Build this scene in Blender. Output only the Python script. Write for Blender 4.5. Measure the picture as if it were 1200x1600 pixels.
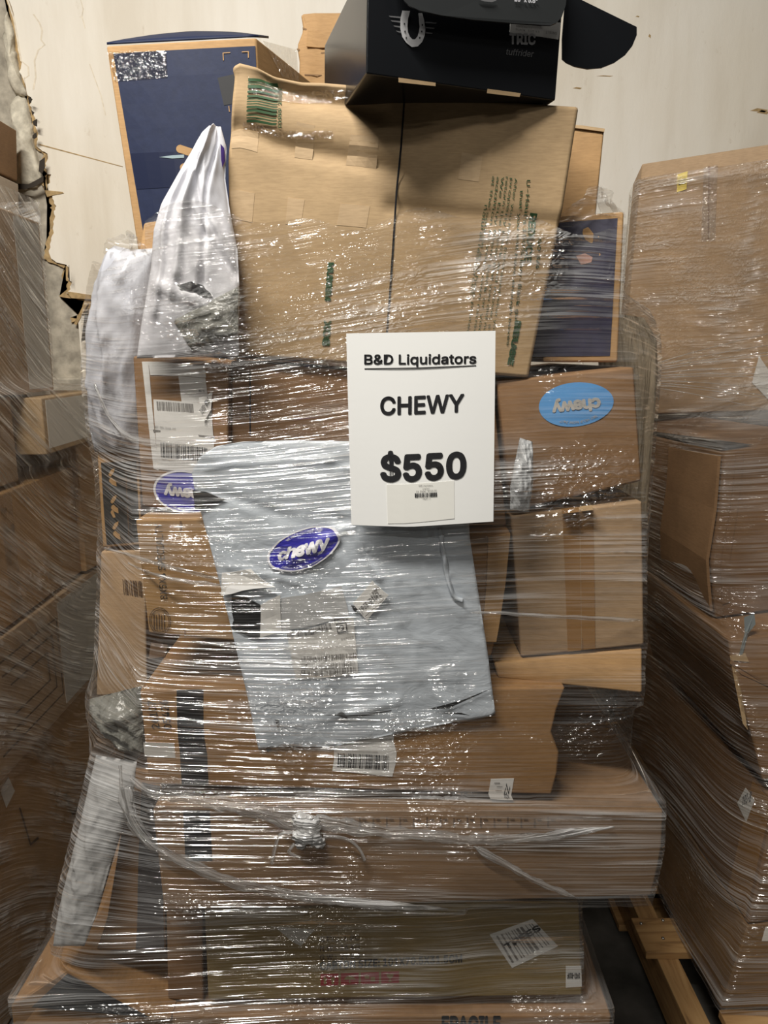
import bpy, bmesh, math, random
import numpy as np
from mathutils import Vector, noise

for o in list(bpy.data.objects):
    bpy.data.objects.remove(o)
random.seed(7)
SC = bpy.context.scene
COL = SC.collection

# ------------------------------------------------------------------ camera
CAM_H, PITCH, FPX = 1.45, math.radians(12.0), 1155.0
cd = bpy.data.cameras.new('camera')
cam = bpy.data.objects.new('camera', cd); COL.objects.link(cam)
cam.location = (0, 0, CAM_H)
cam.rotation_euler = (math.pi / 2 - PITCH, 0, 0)
cd.sensor_fit = 'VERTICAL'; cd.sensor_height = 24.0; cd.lens = 24.0 * FPX / 1600
cd.clip_start = 0.02
SC.camera = cam

# ------------------------------------------------------------------ world, lamps, exposure
W = bpy.data.worlds.new('world'); SC.world = W; W.use_nodes = True
W.node_tree.nodes['Background'].inputs['Color'].default_value = (1.0, 0.93, 0.84, 1)
W.node_tree.nodes['Background'].inputs['Strength'].default_value = 0.022


def area(name, loc, target, sx, sy, power, col):
    l = bpy.data.lights.new(name, 'AREA'); l.shape = 'RECTANGLE'; l.size = sx; l.size_y = sy
    l.energy = power; l.color = col
    o = bpy.data.objects.new(name, l); COL.objects.link(o); o.location = loc
    d = Vector(target) - Vector(loc)
    o.rotation_euler = d.to_track_quat('-Z', 'Y').to_euler()
    return o


# warehouse ceiling tubes, high up behind and above the photographer
area('ceiling_tube_lamp', (-0.76, 0.05, 3.40), (-0.30, 1.15, 0.0), 1.3, 0.07, 106, (1.0, 0.96, 0.89))
area('ceiling_tube_lamp', (-0.35, -2.2, 3.55), (-0.3, -1.0, 0.0), 1.3, 0.05, 27, (1.0, 0.96, 0.89))
area('ceiling_tube_lamp', (-0.35, -4.5, 3.55), (-0.3, -3.0, 0.0), 1.3, 0.05, 21, (1.0, 0.96, 0.89))
SC.view_settings.view_transform = 'Standard'
SC.view_settings.look = 'None'
SC.view_settings.gamma = 1.0
SC.view_settings.use_curve_mapping = False
SC.view_settings.exposure = 0.0
SC.cycles.transparent_max_bounces = 24
SC.cycles.max_bounces = 8

# ------------------------------------------------------------------ projection helpers
CP, SP = math.cos(PITCH), math.sin(PITCH)


def P(px, py, Y):
    """world point seen at photo position (px, py) standing at distance Y"""
    a, v = (px - 600) / FPX, (800 - py) / FPX
    d = Vector((a, CP + v * SP, -SP + v * CP))
    t = Y / d.y
    return Vector((0, 0, CAM_H)) + d * t


def PR(p):
    dy, dz = p[1], p[2] - CAM_H
    dep = dy * CP - dz * SP
    up = dy * SP + dz * CP
    return (600 + FPX * p[0] / dep, 800 - FPX * up / dep)


# ------------------------------------------------------------------ materials
MATS = {}


def nmat(name):
    m = bpy.data.materials.new(name); m.use_nodes = True
    nt = m.node_tree
    for n in list(nt.nodes):
        nt.nodes.remove(n)
    out = nt.nodes.new('ShaderNodeOutputMaterial')
    MATS[name] = m
    return m, nt, out


def N(nt, t, **kw):
    n = nt.nodes.new(t)
    for k, v in kw.items():
        if k.startswith('_'):
            setattr(n, k[1:], v)
        else:
            n.inputs[k.replace('__', ' ')].default_value = v
    return n


def L(nt, a, b):
    nt.links.new(a, b)


def mapping(nt, scale, coord='Object'):
    tc = N(nt, 'ShaderNodeTexCoord'); mp = N(nt, 'ShaderNodeMapping')
    mp.inputs['Scale'].default_value = scale
    L(nt, tc.outputs[coord], mp.inputs['Vector'])
    return mp.outputs['Vector']


def ramp(nt, src, stops):
    r = N(nt, 'ShaderNodeValToRGB')
    e = r.color_ramp.elements
    while len(e) < len(stops):
        e.new(0.5)
    for el, (p, c) in zip(e, stops):
        el.position = p; el.color = (*c, 1) if len(c) == 3 else c
    L(nt, src, r.inputs['Fac'])
    return r.outputs['Color']


def kraft(name, col, var=0.16, rough=0.72, corr=(900, 60, 60)):
    m, nt, out = nmat(name)
    b = N(nt, 'ShaderNodeBsdfPrincipled', Roughness=rough)
    b.inputs['Specular IOR Level'].default_value = 0.3
    n1 = N(nt, 'ShaderNodeTexNoise', Scale=7.0, Detail=4.0, Roughness=0.6)
    L(nt, mapping(nt, (1, 1, 1)), n1.inputs['Vector'])
    n2 = N(nt, 'ShaderNodeTexNoise', Scale=1.0, Detail=3.0, Roughness=0.6)
    L(nt, mapping(nt, (60, 60, 420)), n2.inputs['Vector'])
    n3 = N(nt, 'ShaderNodeTexNoise', Scale=1.0, Detail=1.0)
    L(nt, mapping(nt, (14, 14, 190)), n3.inputs['Vector'])
    lo = tuple(c * (1 - var) for c in col); hi = tuple(min(1, c * (1 + var)) for c in col)
    c1 = ramp(nt, n1.outputs['Fac'], [(0.3, lo), (0.7, hi)])
    mx = N(nt, 'ShaderNodeMix', _data_type='RGBA', _blend_type='MULTIPLY'); mx.inputs[0].default_value = 0.55
    L(nt, c1, mx.inputs[6])
    L(nt, ramp(nt, n2.outputs['Fac'], [(0.3, (0.72, 0.70, 0.68)), (0.62, (1, 1, 1))]), mx.inputs[7])
    L(nt, mx.outputs[2], b.inputs['Base Color'])
    bp = N(nt, 'ShaderNodeBump', Strength=0.16, Distance=0.0012)
    L(nt, n3.outputs['Fac'], bp.inputs['Height'])
    L(nt, bp.outputs['Normal'], b.inputs['Normal'])
    L(nt, b.outputs[0], out.inputs['Surface'])
    return m


def plain(name, col, rough=0.5, spec=0.5, bump=0.0, bscale=60, coat=0.0, var=0.0, metal=0.0):
    m, nt, out = nmat(name)
    b = N(nt, 'ShaderNodeBsdfPrincipled', Roughness=rough, Metallic=metal)
    b.inputs['Base Color'].default_value = (*col, 1)
    b.inputs['Specular IOR Level'].default_value = spec
    if coat:
        b.inputs['Coat Weight'].default_value = coat; b.inputs['Coat Roughness'].default_value = 0.12
    if bump or var:
        n = N(nt, 'ShaderNodeTexNoise', Scale=bscale, Detail=4.0, Roughness=0.55)
        L(nt, mapping(nt, (1, 1, 1)), n.inputs['Vector'])
        if bump:
            bp = N(nt, 'ShaderNodeBump', Strength=bump, Distance=0.004)
            L(nt, n.outputs['Fac'], bp.inputs['Height']); L(nt, bp.outputs['Normal'], b.inputs['Normal'])
        if var:
            L(nt, ramp(nt, n.outputs['Fac'], [(0.3, tuple(c * (1 - var) for c in col)), (0.7, tuple(min(1, c * (1 + var)) for c in col))]), b.inputs['Base Color'])
    L(nt, b.outputs[0], out.inputs['Surface'])
    return m


def poly(name, col, rough=0.33, bump=0.5, scale=(18, 18, 18)):
    """soft polythene mailer"""
    m, nt, out = nmat(name)
    b = N(nt, 'ShaderNodeBsdfPrincipled', Roughness=rough)
    b.inputs['Base Color'].default_value = (*col, 1)
    n = N(nt, 'ShaderNodeTexNoise', Scale=1.0, Detail=5.0, Roughness=0.55, Distortion=0.8)
    L(nt, mapping(nt, scale), n.inputs['Vector'])
    bp = N(nt, 'ShaderNodeBump', Strength=bump, Distance=0.012)
    L(nt, n.outputs['Fac'], bp.inputs['Height']); L(nt, bp.outputs['Normal'], b.inputs['Normal'])
    L(nt, b.outputs[0], out.inputs['Surface'])
    return m


def film(name, haze=0.10, gloss=0.30, base=0.15, tilt=0.0, fine=190.0, rough=0.11, seed=0.0, tint=(0.88, 0.87, 0.855)):
    """clear stretch film: transparent sheet with fine stretched pleats"""
    m, nt, out = nmat(name)
    tc = N(nt, 'ShaderNodeUVMap'); tc.uv_map = 'UVMap'
    # slow warp so that the pleats run at changing angles
    w = N(nt, 'ShaderNodeTexNoise', Scale=0.85, Detail=0.0)
    L(nt, tc.outputs[0], w.inputs['Vector'])
    sx = N(nt, 'ShaderNodeSeparateXYZ'); L(nt, tc.outputs[0], sx.inputs[0])
    wm = N(nt, 'ShaderNodeMath', _operation='MULTIPLY_ADD')
    L(nt, w.outputs['Fac'], wm.inputs[0]); wm.inputs[1].default_value = 0.20; L(nt, sx.outputs['Y'], wm.inputs[2])
    tl = N(nt, 'ShaderNodeMath', _operation='MULTIPLY_ADD')
    L(nt, sx.outputs['X'], tl.inputs[0]); tl.inputs[1].default_value = tilt; L(nt, wm.outputs[0], tl.inputs[2])

    def streak(su, sv, detail, off, dist=0.0):
        cx = N(nt, 'ShaderNodeCombineXYZ')
        a = N(nt, 'ShaderNodeMath', _operation='MULTIPLY'); L(nt, sx.outputs['X'], a.inputs[0]); a.inputs[1].default_value = su
        b = N(nt, 'ShaderNodeMath', _operation='MULTIPLY'); L(nt, tl.outputs[0], b.inputs[0]); b.inputs[1].default_value = sv
        L(nt, a.outputs[0], cx.inputs[0]); L(nt, b.outputs[0], cx.inputs[1]); cx.inputs[2].default_value = off + seed
        n = N(nt, 'ShaderNodeTexNoise', Scale=1.0, Detail=detail, Roughness=0.6, Distortion=dist)
        L(nt, cx.outputs[0], n.inputs['Vector'])
        return n.outputs['Fac']
    s1 = streak(5.0, fine, 1.0, 0.0, 0.15)
    s2 = streak(3.0, fine * 0.30, 2.0, 7.3, 0.2)
    s3 = streak(2.6, 9.0, 2.0, 3.1)
    s4 = streak(50.0, 80.0, 1.0, 11.0, 1.2)      # crinkles
    hsum = N(nt, 'ShaderNodeMath', _operation='MULTIPLY_ADD')
    L(nt, s2, hsum.inputs[0]); hsum.inputs[1].default_value = 2.6; L(nt, s1, hsum.inputs[2])
    cm = N(nt, 'ShaderNodeTexNoise', Scale=5.0, Detail=2.0); L(nt, tc.outputs[0], cm.inputs['Vector'])
    cz = N(nt, 'ShaderNodeMapRange'); cz.inputs['From Min'].default_value = 1.40; cz.inputs['From Max'].default_value = 1.56; cz.inputs['To Max'].default_value = 0.13
    L(nt, sx.outputs['Y'], cz.inputs['Value'])
    ca = N(nt, 'ShaderNodeMath', _operation='ADD'); L(nt, cm.outputs['Fac'], ca.inputs[0]); L(nt, cz.outputs[0], ca.inputs[1])
    cmr = ramp(nt, ca.outputs[0], [(0.56, (0, 0, 0)), (0.70, (1, 1, 1))])
    s4m = N(nt, 'ShaderNodeMath', _operation='MULTIPLY'); L(nt, s4, s4m.inputs[0]); L(nt, cmr, s4m.inputs[1]); s4 = s4m.outputs[0]
    hs2 = N(nt, 'ShaderNodeMath', _operation='MULTIPLY_ADD')
    L(nt, s4, hs2.inputs[0]); hs2.inputs[1].default_value = 2.4; L(nt, hsum.outputs[0], hs2.inputs[2])
    bp = N(nt, 'ShaderNodeBump', Strength=1.0, Distance=0.0110)
    L(nt, hs2.outputs[0], bp.inputs['Height'])
    tr = N(nt, 'ShaderNodeBsdfTransparent'); tr.inputs['Color'].default_value = (*tint, 1)
    gl = N(nt, 'ShaderNodeBsdfGlossy', Roughness=rough); gl.inputs['Color'].default_value = (1, 1, 1, 1)
    L(nt, bp.outputs['Normal'], gl.inputs['Normal'])
    # pleats are where the film is layered: more reflection there
    g1 = ramp(nt, s1, [(0.52, (0.035, 0.035, 0.035)), (0.63, (1, 1, 1))])
    g3 = ramp(nt, s3, [(0.38, (0.10, 0.10, 0.10)), (0.64, (1, 1, 1))])
    gm = N(nt, 'ShaderNodeMath', _operation='MULTIPLY'); L(nt, g1, gm.inputs[0]); L(nt, g3, gm.inputs[1])
    gf = N(nt, 'ShaderNodeMath', _operation='MULTIPLY_ADD'); L(nt, gm.outputs[0], gf.inputs[0])
    gf.inputs[1].default_value = gloss; gf.inputs[2].default_value = 0.035
    L(nt, gf.outputs[0], gl.inputs['Color'])
    tcol = N(nt, 'ShaderNodeMix', _data_type='RGBA'); L(nt, gf.outputs[0], tcol.inputs[0])
    tcol.inputs[6].default_value = (*tint, 1); tcol.inputs[7].default_value = (*[c * 0.70 for c in tint], 1)
    L(nt, tcol.outputs[2], tr.inputs['Color'])
    mx = N(nt, 'ShaderNodeAddShader'); L(nt, tr.outputs[0], mx.inputs[0]); L(nt, gl.outputs[0], mx.inputs[1])
    # milky haze of several layers
    df = N(nt, 'ShaderNodeBsdfDiffuse'); df.inputs['Color'].default_value = (0.80, 0.80, 0.80, 1)
    L(nt, bp.outputs['Normal'], df.inputs['Normal'])
    tl2 = N(nt, 'ShaderNodeBsdfTranslucent'); tl2.inputs['Color'].default_value = (0.8, 0.8, 0.8, 1)
    dm = N(nt, 'ShaderNodeMixShader'); dm.inputs[0].default_value = 0.35
    L(nt, df.outputs[0], dm.inputs[1]); L(nt, tl2.outputs[0], dm.inputs[2])
    h1 = ramp(nt, s2, [(0.40, (0.1, 0.1, 0.1)), (0.62, (1, 1, 1))])
    h3 = ramp(nt, s3, [(0.42, (0.03, 0.03, 0.03)), (0.66, (1, 1, 1))])
    hm = N(nt, 'ShaderNodeMath', _operation='MULTIPLY'); L(nt, h1, hm.inputs[0]); L(nt, h3, hm.inputs[1])
    hf = N(nt, 'ShaderNodeMath', _operation='MULTIPLY_ADD'); L(nt, hm.outputs[0], hf.inputs[0])
    hf.inputs[1].default_value = haze * 3.2; hf.inputs[2].default_value = haze * base
    mh = N(nt, 'ShaderNodeMixShader'); L(nt, hf.outputs[0], mh.inputs[0]); L(nt, mx.outputs[0], mh.inputs[1]); L(nt, dm.outputs[0], mh.inputs[2])
    L(nt, mh.outputs[0], out.inputs['Surface'])
    return m


K_LIGHT = kraft('kraft_golden', (0.42, 0.255, 0.115))
K_MID = kraft('kraft_brown', (0.26, 0.150, 0.074))
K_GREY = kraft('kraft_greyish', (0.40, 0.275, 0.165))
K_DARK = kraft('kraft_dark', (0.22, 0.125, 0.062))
K_PALE = kraft('kraft_pale', (0.45, 0.315, 0.175))
K_ORANGE = kraft('kraft_orange', (0.27, 0.15, 0.062))
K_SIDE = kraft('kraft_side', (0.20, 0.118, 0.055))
NAVY = plain('navy_print', (0.014, 0.021, 0.055), 0.55, 0.2, 0.05, 80, var=0.1)
BLACK = plain('black_print', (0.014, 0.014, 0.016), 0.55, 0.3)
BLACKBOX = plain('black_glossy_board', (0.010, 0.011, 0.013), 0.22, 0.55, 0.04, 14)
INK = plain('black_ink', (0.018, 0.018, 0.020), 0.6, 0.3)
INKG = plain('grey_ink', (0.17, 0.16, 0.15), 0.6, 0.3)
GREEN = plain('green_ink', (0.035, 0.085, 0.035), 0.6, 0.3)
REDINK = plain('red_ink', (0.30, 0.028, 0.035), 0.6, 0.3)
BROWNINK = plain('brown_ink', (0.10, 0.06, 0.035), 0.6, 0.3)
BLUE = plain('royal_blue_sticker', (0.035, 0.030, 0.40), 0.35, 0.5)
SKY = plain('light_blue_sticker', (0.10, 0.30, 0.62), 0.5, 0.4)
LOGOWHITE = plain('sticker_white', (0.80, 0.80, 0.84), 0.4)
SILVER = plain('silver_ink', (0.42, 0.42, 0.43), 0.4, 0.5, var=0.3, bscale=40)
SILVERDIM = plain('dim_silver_ink', (0.12, 0.12, 0.125), 0.5, 0.4)
PAPER = plain('white_paper', (0.83, 0.83, 0.81), 0.65, 0.3, 0.04, 20)
LABEL = plain('white_label', (0.66, 0.65, 0.63), 0.5, 0.35)
LABELTAN = plain('peeled_label', (0.44, 0.42, 0.39), 0.6, 0.3)
YELLOW = plain('yellow_label', (0.80, 0.62, 0.10), 0.55, 0.3)
TAPEB = plain('brown_tape', (0.30, 0.165, 0.065), 0.30, 0.5, 0.08, 30)
GREYMAIL = poly('grey_poly_mailer', (0.50, 0.55, 0.61), 0.34, 0.28, (14, 14, 30))
WHITEMAIL = poly('white_poly_mailer', (0.62, 0.62, 0.66), 0.45, 0.22, (14, 14, 5))
LILACMAIL = poly('lilac_poly_mailer', (0.52, 0.53, 0.58), 0.35, 0.35, (10, 10, 5))
SMOKE = poly('smoky_poly', (0.20, 0.20, 0.18), 0.22, 0.9, (20, 20, 30))
TANFILM = poly('tan_wrapped', (0.58, 0.48, 0.35), 0.35, 0.9, (70, 70, 5))
TEAR = plain('black_inner_plastic', (0.012, 0.012, 0.013), 0.35, 0.4, 0.3, 70)
WOOD = None
FILM = film('stretch_film_clear', haze=0.125, gloss=1.0, base=0.16)
FILM_L = film('stretch_film_side', haze=0.20, gloss=0.55, base=0.5, tilt=0.45, fine=150, seed=31.0, tint=(0.93, 0.92, 0.90))
FILM_R = film('stretch_film_warm', base=0.4, haze=0.11, gloss=0.35, tilt=-0.12, fine=150, seed=57.0, tint=(0.86, 0.84, 0.81))
ROPE = film('twisted_film', haze=0.30, gloss=0.9, base=0.55, fine=260, seed=77.0)


def clear_tape(name='clear_tape'):
    m, nt, out = nmat(name)
    tr = N(nt, 'ShaderNodeBsdfTransparent'); tr.inputs['Color'].default_value = (0.985, 0.975, 0.955, 1)
    gl = N(nt, 'ShaderNodeBsdfGlossy', Roughness=0.1)
    n = N(nt, 'ShaderNodeTexNoise', Scale=120.0, Detail=2.0, Distortion=1.0)
    L(nt, mapping(nt, (1, 1, 0.7)), n.inputs['Vector'])
    bp = N(nt, 'ShaderNodeBump', Strength=1.0, Distance=0.010); L(nt, n.outputs['Fac'], bp.inputs['Height'])
    L(nt, bp.outputs['Normal'], gl.inputs['Normal'])
    mx = N(nt, 'ShaderNodeMixShader'); mx.inputs[0].default_value = 0.14
    L(nt, tr.outputs[0], mx.inputs[1]); L(nt, gl.outputs[0], mx.inputs[2]); L(nt, mx.outputs[0], out.inputs['Surface'])
    return m


CTAPE = clear_tape()


def wood(name, sc):
    m, nt, out = nmat(name)
    b = N(nt, 'ShaderNodeBsdfPrincipled', Roughness=0.7)
    n = N(nt, 'ShaderNodeTexNoise', Scale=1.0, Detail=5.0, Distortion=1.2)
    L(nt, mapping(nt, sc), n.inputs['Vector'])
    L(nt, ramp(nt, n.outputs['Fac'], [(0.25, (0.14, 0.07, 0.025)), (0.48, (0.38, 0.215, 0.085)), (0.75, (0.48, 0.30, 0.13))]), b.inputs['Base Color'])
    bp = N(nt, 'ShaderNodeBump', Strength=0.3, Distance=0.002); L(nt, n.outputs['Fac'], bp.inputs['Height']); L(nt, bp.outputs['Normal'], b.inputs['Normal'])
    L(nt, b.outputs[0], out.inputs['Surface'])
    return m


WOOD = wood('pallet_wood_across', (5, 45, 60)); WOODY = wood('pallet_wood_along', (45, 5, 60))


def plaster():
    m, nt, out = nmat('cream_plaster')
    b = N(nt, 'ShaderNodeBsdfPrincipled', Roughness=0.6)
    n1 = N(nt, 'ShaderNodeTexNoise', Scale=1.0, Detail=6.0, Roughness=0.6); L(nt, mapping(nt, (5, 1, 0.7)), n1.inputs['Vector'])
    n2 = N(nt, 'ShaderNodeTexNoise', Scale=1.7, Detail=4.0); L(nt, mapping(nt, (1, 1, 1)), n2.inputs['Vector'])
    n3 = N(nt, 'ShaderNodeTexNoise', Scale=30.0, Detail=6.0, Roughness=0.7); L(nt, mapping(nt, (1, 1, 0.5)), n3.inputs['Vector'])
    c1 = ramp(nt, n1.outputs['Fac'], [(0.34, (0.74, 0.68, 0.58)), (0.52, (0.84, 0.79, 0.70)), (0.7, (0.88, 0.84, 0.76))])
    mx = N(nt, 'ShaderNodeMix', _data_type='RGBA', _blend_type='MULTIPLY'); mx.inputs[0].default_value = 0.6
    L(nt, c1, mx.inputs[6]); L(nt, ramp(nt, n2.outputs['Fac'], [(0.3, (0.90, 0.86, 0.78)), (0.6, (1, 1, 1))]), mx.inputs[7])
    mx2 = N(nt, 'ShaderNodeMix', _data_type='RGBA', _blend_type='MULTIPLY'); mx2.inputs[0].default_value = 0.7
    L(nt, mx.outputs[2], mx2.inputs[6]); L(nt, ramp(nt, n3.outputs['Fac'], [(0.22, (0.72, 0.66, 0.58)), (0.36, (1, 1, 1))]), mx2.inputs[7])
    L(nt, mx2.outputs[2], b.inputs['Base Color'])
    bp = N(nt, 'ShaderNodeBump', Strength=0.15, Distance=0.006); L(nt, n3.outputs['Fac'], bp.inputs['Height']); L(nt, bp.outputs['Normal'], b.inputs['Normal'])
    L(nt, b.outputs[0], out.inputs['Surface'])
    return m


PLASTER = plaster()
CONCRETE = plain('bare_concrete', (0.40, 0.36, 0.29), 0.85, 0.2, 0.5, 26, var=0.35)
FLOORM = plain('dark_concrete_floor', (0.060, 0.057, 0.052), 0.6, 0.35, 0.15, 9, var=0.55)
CRUMB = plain('crumbling_plaster', (0.62, 0.57, 0.46), 0.9, 0.2, 0.9, 45, var=0.22)
PAPEREDGE = plain('torn_tan_paper', (0.40, 0.28, 0.14), 0.9, 0.2, var=0.3)
GAPSHADE = plain('painted_gap_shade', (0.05, 0.042, 0.034), 0.9, 0.1)

# ------------------------------------------------------------------ object helpers
ORG = {}


def tag(o, label=None, cat=None, group=None, kind=None):
    if label: o['label'] = label
    if cat: o['category'] = cat
    if group: o['group'] = group
    if kind: o['kind'] = kind
    return o


def thing(name, label, cat, loc, group=None):
    o = bpy.data.objects.new(name, None); COL.objects.link(o)
    o.location = loc; o.empty_display_size = 0.05
    ORG[o.name] = Vector(loc)
    return tag(o, label, cat, group)


def mk(name, verts, faces, mat, parent=None, smooth=False, uv=None, org=None):
    o0 = ORG[parent.name] if parent else (org or Vector((0, 0, 0)))
    me = bpy.data.meshes.new(name)
    me.from_pydata([tuple(Vector(v) - o0) for v in verts], [], faces)
    me.materials.append(mat)
    if smooth:
        me.polygons.foreach_set('use_smooth', [True] * len(me.polygons))
    if uv is not None:
        lay = me.uv_layers.new(name='UVMap')
        li = np.empty(len(me.loops), dtype=np.int32); me.loops.foreach_get('vertex_index', li)
        lay.data.foreach_set('uv', np.asarray(uv, dtype=np.float32)[li].ravel())
    me.update()
    o = bpy.data.objects.new(name, me); COL.objects.link(o)
    if parent:
        o.parent = parent
        ORG[o.name] = o0          # children of parts share the thing's origin
    else:
        o.location = o0
        ORG[o.name] = Vector(o0)
    return o


def child(o, parent):
    """part or sub-part: same frame as its thing"""
    return o


def lerp_poly(pts, t):
    """point at fraction t (by length) of a polyline"""
    if len(pts) == 2:
        return pts[0].lerp(pts[1], t)
    ls = [(pts[i + 1] - pts[i]).length for i in range(len(pts) - 1)]
    d = t * sum(ls)
    for i, l in enumerate(ls):
        if d <= l or i == len(ls) - 1:
            return pts[i].lerp(pts[i + 1], max(0, min(1, d / max(l, 1e-9))))
        d -= l


class Surf:
    """four-sided surface through the photo's outline at true distance; a carton or a pouch grows from it"""

    def __init__(s, TL, TR, BR, BL, Y=1.1, top=None, bottom=None, left=None, right=None, D=(0, 0.3, 0), disp=None):
        Ys = Y if isinstance(Y, (tuple, list)) else (Y,) * 4

        def w(p, y):
            return p if isinstance(p, Vector) else P(p[0], p[1], y)
        s.c = [w(p, y) for p, y in zip((TL, TR, BR, BL), Ys)]
        tl, tr, br, bl = s.c

        def edge(a, ya, b, yb, mid):
            pts = [a]
            if mid:
                for k, q in enumerate(mid):
                    f = (k + 1) / (len(mid) + 1)
                    yy = q[2] if (not isinstance(q, Vector) and len(q) > 2) else ya + (yb - ya) * f
                    pts.append(w(q[:2] if not isinstance(q, Vector) else q, yy))
            pts.append(b)
            return pts
        s.T = edge(tl, Ys[0], tr, Ys[1], top)
        s.B = edge(bl, Ys[3], br, Ys[2], bottom)
        s.Lf = edge(bl, Ys[3], tl, Ys[0], left)      # listed from the bottom up
        s.Rt = edge(br, Ys[2], tr, Ys[1], right)
        s.D = Vector((0, D, 0)) if not hasattr(D, '__len__') else Vector(D)
        s.disp = disp
        s.nrm = ((tr - tl).cross(tl - bl)).normalized()
        if s.nrm.y > 0: s.nrm = -s.nrm
        s.w = ((tr - tl).length + (br - bl).length) / 2
        s.h = ((tl - bl).length + (tr - br).length) / 2

    def base(s, u, v):
        t, b, l, r = lerp_poly(s.T, u), lerp_poly(s.B, u), lerp_poly(s.Lf, v), lerp_poly(s.Rt, v)
        tl, tr, br, bl = s.c
        return t * v + b * (1 - v) + l * (1 - u) + r * u - (tl * (1 - u) * v + tr * u * v + br * u * (1 - v) + bl * (1 - u) * (1 - v))

    def front(s, u, v):
        p = s.base(u, v)
        if s.disp:
            p = p + s.nrm * s.disp(u, v)
        return p

    def S(s, u, v, w):
        p = s.base(u, v) + s.D * w
        if s.disp and w < 1:
            p = p + s.nrm * s.disp(u, v) * (1 - w)
        return p

    def face(s, which):
        return {'front': lambda a, b: s.S(a, b, 0), 'right': lambda a, b: s.S(1, b, a), 'left': lambda a, b: s.S(0, b, 1 - a),
                'top': lambda a, b: s.S(a, 1, b)}[which]


def bulge(amt=0.004, seed=0, rough=0.0015):
    def f(u, v):
        uu, vv = max(0, min(1, u)), max(0, min(1, v))
        e = math.sin(math.pi * uu) * math.sin(math.pi * vv)
        return amt * e ** 0.6 * 1.0 + rough * noise.noise(Vector((u * 3.1 + seed, v * 3.3, seed * 1.7))) * min(1, e * 3)
    return f


def carton_mesh(s, name, mat, parent, step=0.03, bevel=0.004):
    nu = max(3, int(s.w / step)); nv = max(3, int(s.h / step)); nw = max(2, int(s.D.length / 0.06))
    idx, verts, faces = {}, [], []

    def vid(i, j, k):
        key = (i, j, k)
        if key not in idx:
            idx[key] = len(verts); verts.append(s.S(i / nu, j / nv, k / nw))
        return idx[key]
    for i in range(nu):
        for j in range(nv):
            faces.append((vid(i, j, 0), vid(i + 1, j, 0), vid(i + 1, j + 1, 0), vid(i, j + 1, 0)))
            faces.append((vid(i, j, nw), vid(i, j + 1, nw), vid(i + 1, j + 1, nw), vid(i + 1, j, nw)))
    for k in range(nw):
        for j in range(nv):
            faces.append((vid(0, j, k + 1), vid(0, j, k), vid(0, j + 1, k), vid(0, j + 1, k + 1)))
            faces.append((vid(nu, j, k), vid(nu, j, k + 1), vid(nu, j + 1, k + 1), vid(nu, j + 1, k)))
        for i in range(nu):
            faces.append((vid(i, 0, k + 1), vid(i + 1, 0, k + 1), vid(i + 1, 0, k), vid(i, 0, k)))
            faces.append((vid(i, nv, k), vid(i + 1, nv, k), vid(i + 1, nv, k + 1), vid(i, nv, k + 1)))
    o = mk(name, verts, faces, mat, parent, smooth=True)
    if bevel:
        b = o.modifiers.new('edge', 'BEVEL'); b.width = bevel; b.segments = 2; b.limit_method = 'ANGLE'; b.angle_limit = math.radians(45)
        wn = o.modifiers.new('shade', 'WEIGHTED_NORMAL'); wn.keep_sharp = False
    return o


PTS = {'centre': [], 'left': [], 'right': []}      # contents of each wrapped load, for the film


def note(pile, o):
    me = o.data
    a = np.empty(len(me.vertices) * 3); me.vertices.foreach_get('co', a)
    a = a.reshape(-1, 3) + np.array(ORG[o.name])
    PTS[pile].append(a)


def carton(name, label, s, mat, cat='box', pile='centre', group=None, bevel=0.004, step=0.03):
    tl, tr, br, bl = s.c
    base = (bl + br) / 2 + s.D / 2
    base.z = min((s.base(u, 0) + s.D * w).z for u in (0, 0.5, 1) for w in (0, 1))
    t = thing(name, label, cat, base, group)
    b = carton_mesh(s, 'body', mat, t, step, bevel)
    if pile: note(pile, b)
    t_body[t.name] = b
    return t


t_body = {}


def fnormal(fn, a, b, e=0.01):
    du = fn(a + e, b) - fn(a - e, b); dv = fn(a, b + e) - fn(a, b - e)
    return du.cross(dv).normalized()


def inv(fn, px, py, a=0.5, b=0.5):
    """surface coordinates of the photo position"""
    for _ in range(14):
        x, y = PR(fn(a, b))
        e = 0.004
        xa, ya = PR(fn(a + e, b)); xb, yb = PR(fn(a, b + e))
        j11, j12, j21, j22 = (xa - x) / e, (xb - x) / e, (ya - y) / e, (yb - y) / e
        det = j11 * j22 - j12 * j21
        if abs(det) < 1e-9: break
        rx, ry = px - x, py - y
        da, db = (rx * j22 - ry * j12) / det, (ry * j11 - rx * j21) / det
        a += max(-0.3, min(0.3, da)); b += max(-0.3, min(0.3, db))
        if abs(da) + abs(db) < 1e-5: break
    return a, b


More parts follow.
